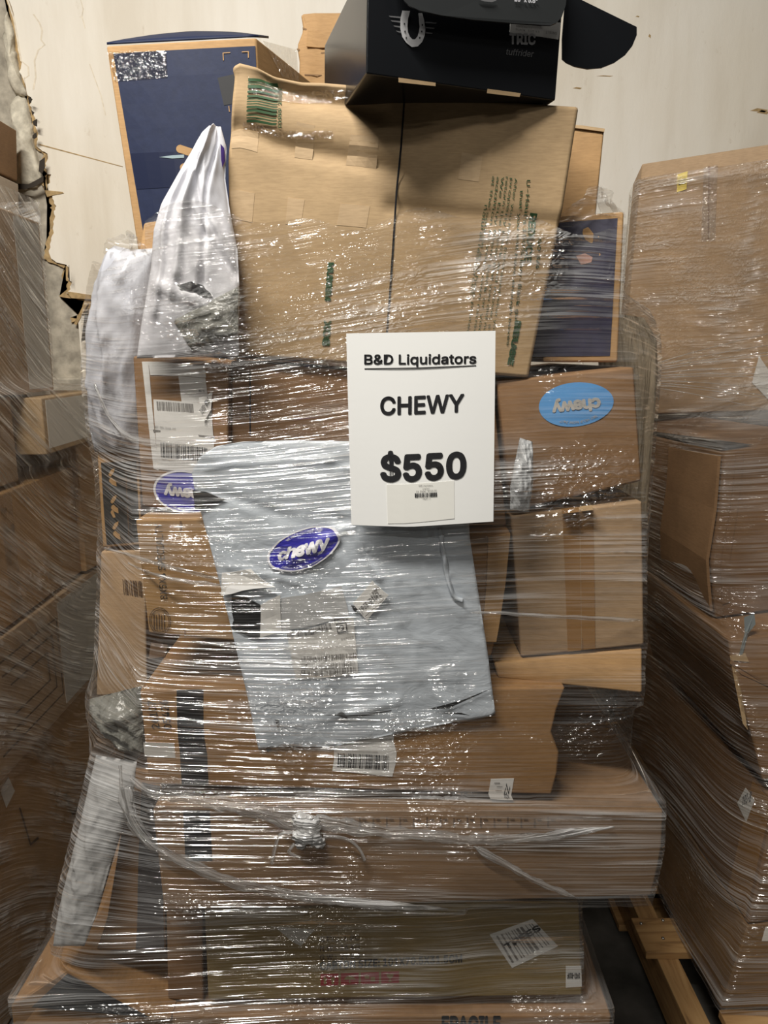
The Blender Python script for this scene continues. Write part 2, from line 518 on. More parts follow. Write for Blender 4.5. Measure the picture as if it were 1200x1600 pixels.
def slab(name, fn, quad, mat, parent, th=0.0006, n=(6, 6), px=True, lift=0.0, curl=None):
    """thin sheet lying on a surface: label, tape, flap. quad = four photo positions TL TR BR BL"""
    q = [inv(fn, *p) for p in quad] if px else quad
    nu, nv = n
    V, F = [], []
    for lay in (1, 0):
        for j in range(nv + 1):
            for i in range(nu + 1):
                u, v = i / nu, j / nv
                a = (q[0][0] * (1 - u) + q[1][0] * u) * (1 - v) + (q[3][0] * (1 - u) + q[2][0] * u) * v
                b = (q[0][1] * (1 - u) + q[1][1] * u) * (1 - v) + (q[3][1] * (1 - u) + q[2][1] * u) * v
                nn = fnormal(fn, a, b)
                off = lift + (th if lay else 0.0) + (curl(u, v) if curl else 0)
                V.append(fn(a, b) + nn * off)
    m = (nu + 1) * (nv + 1); w = nu + 1
    for j in range(nv):
        for i in range(nu):
            k = j * w + i
            F.append((k, k + w, k + w + 1, k + 1))
            F.append((m + k, m + k + 1, m + k + w + 1, m + k + w))
    ring = [i for i in range(nu)] + [j * w + nu for j in range(nv)] + [nv * w + i for i in range(nu, 0, -1)] + [j * w for j in range(nv, 0, -1)]
    for a, b in zip(ring, ring[1:] + ring[:1]):
        F.append((a, b, b + m, a + m))
    return mk(name, V, F, mat, parent)


def flat(name, fn, polys, mat, parent, px=True, off=0.0009):
    """flat print: a set of polygons (photo positions) laid on a surface"""
    V, F = [], []
    for pl in polys:
        k = len(V)
        for p in pl:
            a, b = inv(fn, *p) if px else p
            V.append(fn(a, b) + fnormal(fn, a, b) * off)
        F.append(tuple(range(k, k + len(pl))))
    o = mk(name, V, F, mat, parent)
    return o


def bars(name, fn, quad, mat, parent, n=30, seed=1, duty=0.55, axis=0, off=0.0012, seg=4):
    """a printed bar code filling quad (TL TR BR BL); bars stand along the quad's short side"""
    r = random.Random(seed)
    q = [inv(fn, *p) for p in quad]

    def at(u, v):
        a = (q[0][0] * (1 - u) + q[1][0] * u) * (1 - v) + (q[3][0] * (1 - u) + q[2][0] * u) * v
        b = (q[0][1] * (1 - u) + q[1][1] * u) * (1 - v) + (q[3][1] * (1 - u) + q[2][1] * u) * v
        return fn(a, b) + fnormal(fn, a, b) * off
    ws = []
    x = 0.0
    while x < 1.0:
        bw = r.choice((1, 1, 2, 3)) / (n * 3.0); gw = r.choice((1, 1, 2)) / (n * 3.0) * (1 - duty) * 2
        ws.append((x, min(1, x + bw))); x += bw + gw
    V, F = [], []
    for a0, a1 in ws:
        k = len(V)
        for j in range(seg + 1):
            v = j / seg
            if axis == 0: V += [at(a0, v), at(a1, v)]
            else: V += [at(v, a0), at(v, a1)]
        for j in range(seg):
            F.append((k + 2 * j, k + 2 * j + 1, k + 2 * j + 3, k + 2 * j + 2))
    return mk(name, V, F, mat, parent)


TXT = {}
import os
SANS = None
try:
    fp = os.path.join(bpy.utils.resource_path('LOCAL'), 'datafiles', 'fonts', 'Inter.woff2')
    if os.path.exists(fp):
        SANS = bpy.data.fonts.load(fp)
except Exception:
    SANS = None


def text2d(body, bold=0.0, spacing=1.0):
    key = (body, bold, spacing)
    if key in TXT: return TXT[key]
    cu = bpy.data.curves.new('lettering', 'FONT'); cu.body = body; cu.size = 1.0; cu.offset = bold; cu.resolution_u = 3
    if SANS: cu.font = SANS; cu.offset = 0.0
    cu.space_character = spacing
    ob = bpy.data.objects.new('lettering', cu); COL.objects.link(ob)
    dg = bpy.context.evaluated_depsgraph_get()
    ev = ob.evaluated_get(dg); me = ev.to_mesh()
    V = np.array([v.co[:2] for v in me.vertices]); F = [tuple(p.vertices) for p in me.polygons]
    ev.to_mesh_clear(); bpy.data.objects.remove(ob); bpy.data.curves.remove(cu)
    if SANS and bold > 0.004:
        n0 = len(V); b = bold * 1.15; base, faces = V, F
        sh = [(math.cos(k * math.pi / 4) * b, math.sin(k * math.pi / 4) * b) for k in range(8)]
        V = np.vstack([base] + [base + np.array(q) for q in sh])
        F = [tuple(i + n0 * k for i in f) for k in range(9) for f in faces]
    lo, hi = V.min(0), V.max(0)
    V = (V - lo) / (hi - lo)
    TXT[key] = (V, F)
    return V, F


def letters(name, fn, body, O, X, U, mat, parent, bold=0.02, off=0.0012, spacing=1.0, warp=None, px=True):
    """lettering: O start of the line (bottom left), X its end (bottom right), U top left, all photo positions"""
    V, F = text2d(body, bold, spacing)
    o, x, u = ([inv(fn, *p) for p in (O, X, U)] if px else (O, X, U))
    out = []
    for p in V:
        q = warp(p[0], p[1]) if warp else (p[0], p[1])
        a = o[0] + (x[0] - o[0]) * q[0] + (u[0] - o[0]) * q[1]
        b = o[1] + (x[1] - o[1]) * q[0] + (u[1] - o[1]) * q[1]
        out.append(fn(a, b) + fnormal(fn, a, b) * off)
    return mk(name, out, F, mat, parent)


def oval(name, fn, C, A, B, mat, parent, n=40, off=0.0008, inner=None, clip=None):
    """ellipse: centre C, semi axes end points A and B (photo positions); inner = ring"""
    c, a, b = [inv(fn, *p) for p in (C, A, B)]
    V, F = [], []

    def pt(t, r):
        ua = c[0] + r * (math.cos(t) * (a[0] - c[0]) + math.sin(t) * (b[0] - c[0]))
        ub = c[1] + r * (math.cos(t) * (a[1] - c[1]) + math.sin(t) * (b[1] - c[1]))
        return fn(ua, ub) + fnormal(fn, ua, ub) * off
    rs = [inner, 1.0] if inner else [0.001, 0.2, 0.4, 0.6, 0.8, 1.0]
    for r in rs:
        for k in range(n):
            V.append(pt(2 * math.pi * k / n, r))
    for l in range(len(rs) - 1):
        for k in range(n):
            F.append((l * n + k, l * n + (k + 1) % n, (l + 1) * n + (k + 1) % n, (l + 1) * n + k))
    return mk(name, V, F, mat, parent)


def arc_letters(name, fn, C, A, B, body, t0, t1, r0, r1, mat, parent, bold=0.01, off=0.0016):
    """lettering bent along an ellipse between angles t0 and t1"""
    c, a, b = [inv(fn, *p) for p in (C, A, B)]
    V, F = text2d(body, bold)
    out = []
    for p in V:
        t = t0 + (t1 - t0) * p[0]; r = r0 + (r1 - r0) * p[1]
        ua = c[0] + r * (math.cos(t) * (a[0] - c[0]) + math.sin(t) * (b[0] - c[0]))
        ub = c[1] + r * (math.cos(t) * (a[1] - c[1]) + math.sin(t) * (b[1] - c[1]))
        out.append(fn(ua, ub) + fnormal(fn, ua, ub) * off)
    return mk(name, out, F, mat, parent)


def sticker(fn, C, A, B, base, ink, parent, small='GET HELP NOW 24/7', small2=None, s=0.6, z=0.0):
    """oval sticker with rounded lettering; A = right end of the long axis, B = top end of the short axis"""
    st = oval('oval_sticker', fn, C, A, B, base, parent, off=0.0008 + z)
    oval('sticker_ring', fn, C, A, B, ink, st, inner=0.93, off=0.0014 + z) if ink is LOGOWHITE else None
    c, a, b = [Vector((*p, 0)) for p in (C, A, B)]
    ax, bx = a - c, b - c
    o = c - ax * s - bx * 0.36; x = c + ax * s - bx * 0.36; u = c - ax * s + bx * 0.36
    letters('sticker_lettering', fn, 'chewy', o[:2], x[:2], u[:2], ink, st, bold=0.036, off=0.0018 + z, spacing=0.92)
    if small:
        arc_letters('sticker_small_print', fn, C, A, B, small, math.radians(228), math.radians(312), 0.90, 0.78, ink, st, off=0.0018 + z)
    if small2:
        arc_letters('sticker_small_print', fn, C, A, B, small2, math.radians(130), math.radians(55), 0.74, 0.86, ink, st, off=0.0018 + z)
    return st


def pouch(name, label, s, mat, thick, parent_cat='mailer bag', pile='centre', n=(40, 50), wr=0.004, freq=(5, 9), seed=0, group=None, back=0.5):
    """soft bag: s.disp must give the front swelling"""
    tl, tr, br, bl = s.c
    base = (bl + br) / 2; base.z = min(bl.z, br.z)
    t = thing(name, label, parent_cat, base, group)
    nu, nv = n
    V, F = [], []
    for lay in (0, 1):
        for j in range(nv + 1):
            for i in range(nu + 1):
                u, v = i / nu, j / nv
                if lay == 0: V.append(s.front(u, v))
                else:
                    e = max(0.0, (math.sin(math.pi * u) * math.sin(math.pi * v))) ** 0.45
                    V.append(s.base(u, v) - s.nrm * thick * back * e)
    m = (nu + 1) * (nv + 1); w = nu + 1
    for j in range(nv):
        for i in range(nu):
            k = j * w + i
            F.append((k, k + 1, k + w + 1, k + w)); F.append((m + k, m + k + w, m + k + w + 1, m + k + 1))
    ring = [i for i in range(nu)] + [j * w + nu for j in range(nv)] + [nv * w + i for i in range(nu, 0, -1)] + [j * w for j in range(nv, 0, -1)]
    for a, b in zip(ring, ring[1:] + ring[:1]):
        F.append((b, a, a + m, b + m))
    o = mk('bag', V, F, mat, t, smooth=True)
    if pile: note(pile, o)
    return t


def swell(thick, wr=0.004, freq=(4, 8), seed=0.0, pw=0.45, folds=()):
    def f(u, v):
        uu, vv = max(0, min(1, u)), max(0, min(1, v))
        e = max(0.0, math.sin(math.pi * uu) * math.sin(math.pi * vv)) ** pw
        q = Vector((u * freq[0] + seed, v * freq[1], seed))
        r = noise.fractal(q, 0.9, 2.1, 4)
        rg = 1 - abs(noise.noise(Vector((u * freq[0] * 1.3 + 9 + seed, v * freq[1] * 0.8 + u * 2.0, 3.3)))) * 2.2
        h = thick * e + wr * r * (0.25 + 0.75 * e) + wr * 0.7 * max(0, rg) ** 3 * (0.2 + e)
        for (u0, v0, u1, v1, wd, amp) in folds:
            du, dv = u1 - u0, v1 - v0
            l2 = du * du + dv * dv
            t = max(0, min(1, ((u - u0) * du + (v - v0) * dv) / l2))
            d = math.hypot(u - u0 - t * du, v - v0 - t * dv)
            h += amp * math.exp(-(d / wd) ** 2)
        return h
    return f


def box_mesh(name, x0, x1, y0, y1, z0, z1, mat, parent=None, bevel=0.003, org=None):
    V = [(x, y, z) for z in (z0, z1) for y in (y0, y1) for x in (x0, x1)]
    F = [(0, 2, 3, 1), (4, 5, 7, 6), (0, 1, 5, 4), (2, 6, 7, 3), (0, 4, 6, 2), (1, 3, 7, 5)]
    o = mk(name, V, F, mat, parent, org=org)
    if bevel:
        b = o.modifiers.new('edge', 'BEVEL'); b.width = bevel; b.segments = 2
    return o


def tube(name, pts, rad, mat, parent, seg=10, per=6, squash=1.0, seed=0.0, lump=0.25, taper=(False, False)):
    """lumpy twisted strand through world points"""
    path = []
    n = len(pts)
    for i in range(n - 1):
        p0, p1, p2, p3 = pts[max(0, i - 1)], pts[i], pts[i + 1], pts[min(n - 1, i + 2)]
        for k in range(per):
            t = k / per
            path.append(0.5 * ((2 * p1) + (p2 - p0) * t + (2 * p0 - 5 * p1 + 4 * p2 - p3) * t * t + (3 * p1 - p0 - 3 * p2 + p3) * t ** 3))
    path.append(pts[-1])
    m = len(path)
    V, F, UV = [], [], []
    arc = 0.0
    for i, p in enumerate(path):
        d = (path[min(m - 1, i + 1)] - path[max(0, i - 1)]).normalized()
        if i: arc += (p - path[i - 1]).length
        up = Vector((0, 0, 1)) if abs(d.z) < 0.9 else Vector((1, 0, 0))
        a = d.cross(up).normalized(); b = a.cross(d).normalized()
        f = i / (m - 1)
        r = rad(f) if callable(rad) else rad
        r *= min(1.0, 0.15 + f * 9 if taper[0] else 1.0, 0.12 + (1 - f) * 7 if taper[1] else 1.0)
        for k in range(seg):
            t = 2 * math.pi * k / seg
            rr = r * (1 + lump * noise.noise(Vector((arc * 40 + seed, math.cos(t) * 1.4, math.sin(t) * 1.4 + arc * 20))))
            V.append(p + a * math.cos(t) * rr * squash + b * math.sin(t) * rr)
            UV.append((arc, t / (2 * math.pi) * 2 * math.pi * r))
    for i in range(m - 1):
        for k in range(seg):
            F.append((i * seg + k, i * seg + (k + 1) % seg, (i + 1) * seg + (k + 1) % seg, (i + 1) * seg + k))
    F.append(tuple(range(seg))[::-1]); F.append(tuple((m - 1) * seg + k for k in range(seg)))
    return mk(name, V, F, mat, parent, smooth=True, uv=UV)


# ================================================================== SETTING
WY = 2.50      # the wall stands here
floor = box_mesh('floor', -4, 4, -3.5, WY + 0.3, -0.10, 0.0, FLOORM, None, 0)
tag(floor, 'dark stained concrete warehouse floor', kind='structure')
wall = box_mesh('wall_back', -4, 4, WY, WY + 0.3, 0.0, 4.2, CONCRETE, None, 0, org=None)
tag(wall, 'cream painted warehouse wall with cracked plaster at one side', kind='structure')
ORG[wall.name] = Vector((0, 0, 0))

# plaster coat: a thin sheet in front of the bare wall, its ragged edge runs down beside the left load
PW = WY - 0.014
edge_px = [(6, -60), (10, -20), (18, 10), (26, 48), (28, 78), (34, 98), (30, 112), (38, 128), (42, 146), (50, 155), (46, 164), (52, 176), (55, 190),
           (58, 204), (59, 218), (57, 228), (66, 236), (74, 240), (73, 252), (70, 262), (74, 272), (80, 272), (78, 282), (74, 292), (78, 300), (82, 310),
           (88, 322), (84, 330), (85, 342), (83, 354), (84, 364), (80, 376), (76, 392), (80, 404), (88, 410), (104, 414), (108, 420), (106, 436), (112, 440), (110, 452),
           (104, 458), (118, 462), (144, 466), (146, 480), (136, 486), (132, 494), (120, 492), (122, 500)]
fine = []
rj = random.Random(3)
for (x0, y0), (x1, y1) in zip(edge_px, edge_px[1:]):
    for k in range(3):
        t = k / 3
        fine.append((x0 + (x1 - x0) * t + rj.uniform(-1.6, 1.6) * (k > 0), y0 + (y1 - y0) * t))
fine.append(edge_px[-1])
ep = [P(x, y, PW) for x, y in fine]


def sheet(name, poly_pts, y0, y1, mat, parent):
    """prism from a polygon in the wall plane"""
    bm = bmesh.new()
    vs = [bm.verts.new((p.x, y0, p.z)) for p in poly_pts]
    f = bm.faces.new(vs)
    bmesh.ops.triangulate(bm, faces=[f])
    r = bmesh.ops.extrude_face_region(bm, geom=bm.faces[:])
    for v in [g for g in r['geom'] if isinstance(g, bmesh.types.BMVert)]:
        v.co.y = y1
    bmesh.ops.recalc_face_normals(bm, faces=bm.faces[:])
    V = [v.co.copy() for v in bm.verts]; bm.verts.index_update(); F = [tuple(v.index for v in f.verts) for f in bm.faces]
    bm.free()
    return mk(name, V, F, mat, parent)


low = P(122, 590, PW)
poly_main = ep + [Vector((ep[-1].x, PW, low.z)), Vector((4, PW, low.z)), Vector((4, PW, 4.2)), Vector((ep[0].x, PW, 4.2))]
low_ep = [ep[0].copy()]
for p in ep[1:]:
    q = p.copy(); q.z = min(q.z, low_ep[-1].z - 0.0004); low_ep.append(q)
low_ep = [Vector((low_ep[0].x, PW, 4.2))] + low_ep + [Vector((low_ep[-1].x, PW, low.z))]
V, F = [], []
for p in low_ep:
    V += [Vector((p.x, PW, p.z)), Vector((4.0, PW, p.z)), Vector((p.x, WY + 0.001, p.z))]
for k in range(len(low_ep) - 1):
    a, b = 3 * k, 3 * k + 3
    F += [(a, b, b + 1, a + 1), (a, a + 2, b + 2, b)]
mk('plaster_coat', V, F, PLASTER, wall)
# torn paper rim that shows tan between coat and bare wall
rim = []
for i, (x, y) in enumerate(fine):
    wdt = 4.0 + 8.0 * abs(noise.noise(Vector((i * 0.35, 1.1, 0)))) * (2.0 if y > 260 else 1.1)
    if 400 < y < 420 or y > 456: wdt += 5
    rim.append(P(x - wdt, y + (4 if y > 456 else 0), PW + 0.008))
poly_rim = rim + [P(x + 3, y, PW + 0.008) for x, y in reversed(fine)]
sheet('torn_paper_rim', poly_rim, PW + 0.006, WY + 0.001, PAPEREDGE, wall)
sheet('torn_paper_strip', [P(70, 297, PW), P(98, 300, PW), P(100, 302, PW), P(80, 306, PW), P(74, 308, PW)], PW - 0.002, PW + 0.004, PAPEREDGE, wall)
sheet('torn_paper_strip', [P(104, 455, PW), P(142, 461, PW), P(146, 468, PW), P(112, 466, PW)], PW - 0.003, PW + 0.003, PAPEREDGE, wall)
sheet('torn_paper_strip', [P(134, 470, PW), P(138, 474, PW), P(120, 508, PW), P(116, 506, PW)], PW - 0.003, PW + 0.003, PAPEREDGE, wall)
# loose lumps of plaster hanging left of the crack
lump_px = [[(8, 60), (14, 20), (24, 45), (27, 80), (32, 105), (38, 130), (44, 150), (30, 152), (18, 130), (12, 95)],
           [(18, 165), (30, 150), (44, 158), (52, 186), (55, 210), (57, 236), (66, 262), (68, 285), (58, 292), (40, 297), (28, 292), (30, 240), (24, 200)]]
for lp in lump_px:
    big = []
    for (x0, y0), (x1, y1) in zip(lp, lp[1:] + lp[:1]):
        for k in range(4):
            t = k / 4
            big.append((x0 + (x1 - x0) * t + rj.uniform(-1.5, 1.5), y0 + (y1 - y0) * t + rj.uniform(-1.5, 1.5)))
    cx = sum(p[0] for p in big) / len(big); cy = sum(p[1] for p in big) / len(big)
    V, F = [], []
    rings = 6; n = len(big)
    for r in range(rings + 1):
        f = 1 - r / (rings + 0.6)
        for (x, y) in big:
            p = P(cx + (x - cx) * f, cy + (y - cy) * f, WY)
            p.y = WY - 0.012 - 0.028 * math.sqrt(r / rings) - 0.012 * noise.noise(p * 24) * (r > 0)
            V.append(p)
    for r in range(rings):
        for k in range(n):
            F.append((r * n + k, r * n + (k + 1) % n, (r + 1) * n + (k + 1) % n, (r + 1) * n + k))
    k0 = len(V)
    V += [Vector((p.x, WY + 0.001, p.z)) for p in V[:n]]
    for k in range(n):
        F.append((k0 + k, k0 + (k + 1) % n, (k + 1) % n, k))
    F.append(tuple(rings * n + k for k in range(n)))
    mk('loose_plaster_lump', V, F, CRUMB, wall, smooth=True)
# thin dark plates, coloured as the shade inside the crack's gaps
for g in ([(44, 152), (51, 155), (46, 163)], [(49, 172), (54, 176), (51, 180)], [(51, 190), (58, 186), (58, 198), (53, 196)], [(51, 212), (57, 207), (58, 214), (54, 217), (51, 216)],
          [(62, 252), (70, 246), (70, 262), (66, 272), (61, 268)], [(26, 287), (45, 288), (60, 280), (68, 275), (68, 284), (56, 291), (40, 296), (26, 296)],
          [(108, 414), (109, 440), (106, 432)], [(133, 488), (139, 482), (138, 500), (135, 530), (127, 535), (131, 505)]):
    sheet('gap_shade_plate', [P(x, y, WY - 0.044) for x, y in g], WY - 0.046, WY - 0.0435, GAPSHADE, wall)
for (a, b, w) in (((62, 225), (192, 260), 1.0), ((42, 148), (38, 120), 0.7)):
    sheet('hairline_crack', [P(a[0], a[1], PW), P(b[0], b[1], PW), P(b[0], b[1] + 1.2, PW), P(a[0], a[1] + 2 * w, PW)], PW - 0.0008, PW + 0.001, PAPEREDGE, wall)
STAIN = plain('old_water_stain', (0.74, 0.66, 0.53), 0.8, 0.2, var=0.15)
for line in ([(12, 0), (22, 30), (27, 60), (33, 95), (44, 104), (45, 118), (38, 123)], [(52, 22), (62, 36), (66, 48), (64, 62), (70, 70), (60, 78), (54, 95), (56, 120), (52, 140)],
             [(126, 0), (130, 14), (128, 26), (133, 44)], [(140, 100), (150, 128), (158, 150), (165, 180)]):
    for (x0, y0), (x1, y1) in zip(line, line[1:]):
        w = 1.3 if x0 < 120 else 0.8
        sheet('stain_line', [P(x0 - w, y0, PW), P(x0 + w, y0, PW), P(x1 + w, y1, PW), P(x1 - w, y1, PW)], PW - 0.0005, PW + 0.001, STAIN, wall)
for (x, y, w, h) in ((1186, 173, 14, 4), (1192, 176, 10, 4), (902, 138, 7, 2), (945, 119, 13, 1.2), (1015, 57, 2, 4), (996, 26, 3, 1.6)):
    sheet('wall_chip', [P(x - w, y, PW), P(x - w * 0.2, y - h, PW), P(x + w, y - h * 0.3, PW), P(x + w * 0.6, y + h * 0.7, PW), P(x, y + h * 0.4, PW)], PW - 0.0006, PW + 0.001, PAPEREDGE, wall)
# rough concrete footing under the coat
V = []
ft = box_mesh('trim_1', -4, 4, WY - 0.05, WY + 0.02, 0.0, low.z, CONCRETE, None, 0.006)
tag(ft, 'rough bare concrete footing below the plaster', kind='structure')


# ------------------------------------------------------------------ pallets
def pallet(label, x0, x1, y0, y1, boards, stringers, top=0.14):
    t = thing('wooden_pallet', label, 'pallet', ((x0 + x1) / 2, (y0 + y1) / 2, 0), 'wooden pallets under the loads')
    for (ya, yb, xa) in boards:
        box_mesh('deck_board', xa, x1, ya, yb, top - 0.018, top, WOOD, t, 0.002)
    for xs in stringers:
        box_mesh('stringer', xs, xs + 0.048, y0, y1, 0.026, top - 0.0185, WOODY, t, 0.002)
    for yb in (y0, (y0 + y1) / 2 - 0.05, y1 - 0.1):
        box_mesh('bottom_board', x0 + 0.01, x1, yb, yb + 0.1, 0.008, 0.0255, WOOD, t, 0.002)
    return t


pr = pallet('pale pine pallet sticking out under the right-hand load', 0.59, 1.60, 1.15, 2.20,
            [(1.17, 1.268, 0.685), (1.415, 1.52, 0.588), (1.62, 1.71, 0.60), (1.82, 1.91, 0.60), (2.08, 2.18, 0.60)], (0.615, 1.08, 1.545))
V = []
for (nx, ny) in ((0.605, 1.50), (0.64, 1.455), (0.66, 1.51)):
    bm = bmesh.new(); bmesh.ops.create_uvsphere(bm, u_segments=8, v_segments=5, radius=0.004)
    vs = [v.co + Vector((nx, ny, 0.1405)) for v in bm.verts]; bm.verts.index_update()
    mk('nail_head', vs, [tuple(v.index for v in f.verts) for f in bm.faces], plain('nail_steel', (0.5, 0.5, 0.48), 0.35, metal=1.0) if 'nail_steel' not in MATS else MATS['nail_steel'], pr, True); bm.free()
pallet('pallet under the central load, hidden by its lowest boxes', -0.62, 0.42, 1.14, 2.12,
       [(1.15 + k * 0.145, 1.24 + k * 0.145, -0.62) for k in range(7)], (-0.61, -0.12, 0.365))

# ================================================================== CENTRAL LOAD
# ---- lowest tier
s = Surf(Vector((-0.60, 1.10, 0.300)), Vector((0.405, 1.10, 0.300)), Vector((0.40, 1.10, 0.142)), Vector((-0.60, 1.10, 0.142)), D=0.95, disp=bulge(0.004, 1))
t = carton('carton', 'lowest kraft carton of the central load, printed FRAGILE, cut by the frame', s, K_MID)
letters('printed_text', s.face('front'), 'FRAGILE', (690, 1612), (782, 1612), (690, 1586), INK, t, 0.03)

s = Surf((318, 1400), (905, 1412), (910, 1556), (325, 1563), 1.115, D=0.85, disp=bulge(0.004, 2))
t = carton('carton', 'olive-brown carton printed CARTON SIZE 101X70.5X31.5CM with red handling symbols', s, kraft('kraft_olive', (0.27, 0.195, 0.085)))
f = s.face('front')
letters('printed_text', f, 'CARTON SIZE: 101X70.5X31.5CM', (500, 1515), (722, 1503), (500, 1502), INK, t, 0.022)
for k, (w, y) in enumerate((("QTY.:  1 PC", 1472), ('N.W.:  16 KG', 1486), ('G.W.:  19 KG', 1500))):
    letters('printed_text', f, w, (500, y), (500 + 62, y - 3), (500, y - 9), BROWNINK, t, 0.01)
for k in range(4):
    x = 501 + k * 31.5; y = 1522 - k * 1.2
    q = slab('handling_symbol', f, [(x, y), (x + 28, y - 1), (x + 28, y + 17), (x, y + 18)], REDINK, t, 0.0004, (2, 2))
    kk = MATS['kraft_olive']
    if k == 0:
        flat('symbol_arrow', f, [[(x + 5, y + 15), (x + 5, y + 8), (x + 2.5, y + 8), (x + 7, y + 3), (x + 11.5, y + 8), (x + 9, y + 8), (x + 9, y + 15)], [(x + 17, y + 15), (x + 17, y + 8), (x + 14.5, y + 8), (x + 19, y + 3), (x + 23.5, y + 8), (x + 21, y + 8), (x + 21, y + 15)]], kk, q)
    elif k == 1:
        flat('symbol_umbrella', f, [[(x + 4, y + 9), (x + 9, y + 4), (x + 14, y + 3), (x + 19, y + 4), (x + 24, y + 9)], [(x + 13, y + 9), (x + 15, y + 9), (x + 15, y + 15), (x + 13, y + 15)]], kk, q)
    elif k == 2:
        flat('symbol_box', f, [[(x + 6, y + 4), (x + 13, y + 4), (x + 13, y + 9), (x + 6, y + 9)], [(x + 15, y + 6), (x + 22, y + 6), (x + 22, y + 13), (x + 15, y + 13)]], kk, q)
    else:
        flat('symbol_glass', f, [[(x + 8, y + 3), (x + 20, y + 3), (x + 18, y + 8), (x + 15, y + 10), (x + 15, y + 13), (x + 18, y + 15), (x + 10, y + 15), (x + 13, y + 13), (x + 13, y + 10), (x + 10, y + 8)]], kk, q)
slab('shipping_label', f, [(765, 1460), (832, 1436), (872, 1478), (800, 1512)], LABEL, t, 0.0006, (4, 4))
bars('label_barcode', f, [(775, 1462), (832, 1441), (860, 1474), (800, 1504)], INKG, t, 14, 5, 0.2)
letters('printed_text', f, 'TREES', (792, 1484), (846, 1452), (786, 1475), INK, t, 0.03, 0.0018)
slab('small_label', f, [(884, 1509), (908, 1509), (909, 1541), (884, 1543)], LABEL, t, 0.0006, (2, 2))
letters('printed_text', f, '1933-B10F', (906, 1519), (886, 1519), (906, 1528), INK, t, 0.03, 0.0016)
slab('clear_label_pocket', f, [(430, 1448), (492, 1452), (470, 1478), (455, 1470)], LABELTAN, t, 0.0005, (2, 2))

s = Surf((258, 1374), (316, 1376), (318, 1566), (262, 1562), 1.125, D=0.5, disp=bulge(0.003, 3))
carton('carton', 'narrow upright brown carton left of the carton with red symbols', s, K_DARK)

# ---- long carton tier
s = Surf((238, 1264), (1037, 1267), (1018, 1400), (256, 1424), (1.045, 1.06, 1.06, 1.045), D=0.95, disp=bulge(0.006, 4),
         right=[(1034, 1330)])
t = carton('carton', 'widest brown carton of the load, sticking out to the right under the knotted film', s, kraft('kraft_dull', (0.225, 0.138, 0.075)))
f = s.face('front')
slab('black_tape', f, [(286, 1266), (328, 1266), (332, 1345), (290, 1345)], BLACK, t, 0.0005, (2, 4))
for k in range(16):
    x = 540 + k * 21
    flat('printed_mark', f, [[(x, 1276 + (k % 3)), (x + 2.4, 1276 + (k % 3)), (x + 2.4, 1292), (x, 1292)], [(x + 5, 1279), (x + 12, 1279), (x + 12, 1281.5), (x + 5, 1281.5)]], BROWNINK, t)
flat('flap_seam', f, [[(874, 1272), (877, 1272), (876, 1396), (873, 1396)]], K_DARK, t)

# ---- carton with the lot number
s = Surf((218, 1078), (884, 1074), (862, 1242), (232, 1226), (1.075, 1.085, 1.075, 1.07), D=(0.0, 0.85, 0.0), disp=bulge(0.006, 5),
         right=[(878, 1182), (860, 1152), (870, 1110)])
t = carton('carton', 'long orange-brown carton with a black band, printed 26107 and 05426', s, K_ORANGE)
f = s.face('front')
slab('black_band', f, [(276, 1078), (318, 1077), (326, 1226), (284, 1226)], BLACK, t, 0.0004, (2, 6))
letters('lot_number', f, '26107', (250, 1137), (243, 1094), (238, 1138), INK, t, 0.005)
letters('lot_number', f, '05426', (269, 1138), (262, 1093), (257, 1139), INK, t, 0.005)
slab('paper_strip', f, [(224, 1160), (272, 1161), (274, 1184), (226, 1182)], LABELTAN, t, 0.0004, (3, 2))
flat('printed_mark', s.face('top'), [[(236, 1005), (262, 1008), (258, 1027), (232, 1030)]], BROWNINK, t)
lb = slab('barcode_label', f, [(519, 1140), (616, 1140), (613, 1213), (519, 1204)], LABEL, t, 0.0006, (5, 4))
bars('label_barcode', f, [(527, 1176), (608, 1180), (607, 1203), (527, 1198)], INK, t, 34, 9)
letters('label_print', f, '00.71068', (594, 1157), (612, 1157), (594, 1153), INKG, t, 0.0, 0.0014)
letters('label_print', f, '00 0 3706 0010 1000 1000', (540, 1174), (590, 1176), (540, 1171), INKG, t, 0.0, 0.0014)
slab('small_label', f, [(767, 1217), (803, 1216), (802, 1250), (766, 1248)], LABEL, t, 0.0006, (3, 3))
letters('label_print', f, '-B10FL', (796, 1248), (797, 1230), (788, 1247), INK, t, 0.012, 0.0014)
flat('label_frame', f, [[(772, 1222), (781, 1222), (781, 1223.5), (772, 1223.5)], [(776, 1228), (785, 1228), (785, 1229), (776, 1229)], [(774, 1234), (784, 1234), (784, 1235), (774, 1235)]], INKG, t, off=0.0014)

# flat carton with the crumpled edge
s = Surf((772, 1036), (1004, 1012), (1004, 1084), (778, 1060), (1.125, 1.10, 1.08, 1.12), D=0.75, disp=bulge(0.004, 6))
carton('carton', 'flat golden carton wedged under the taped box at the right corner', s, K_LIGHT)

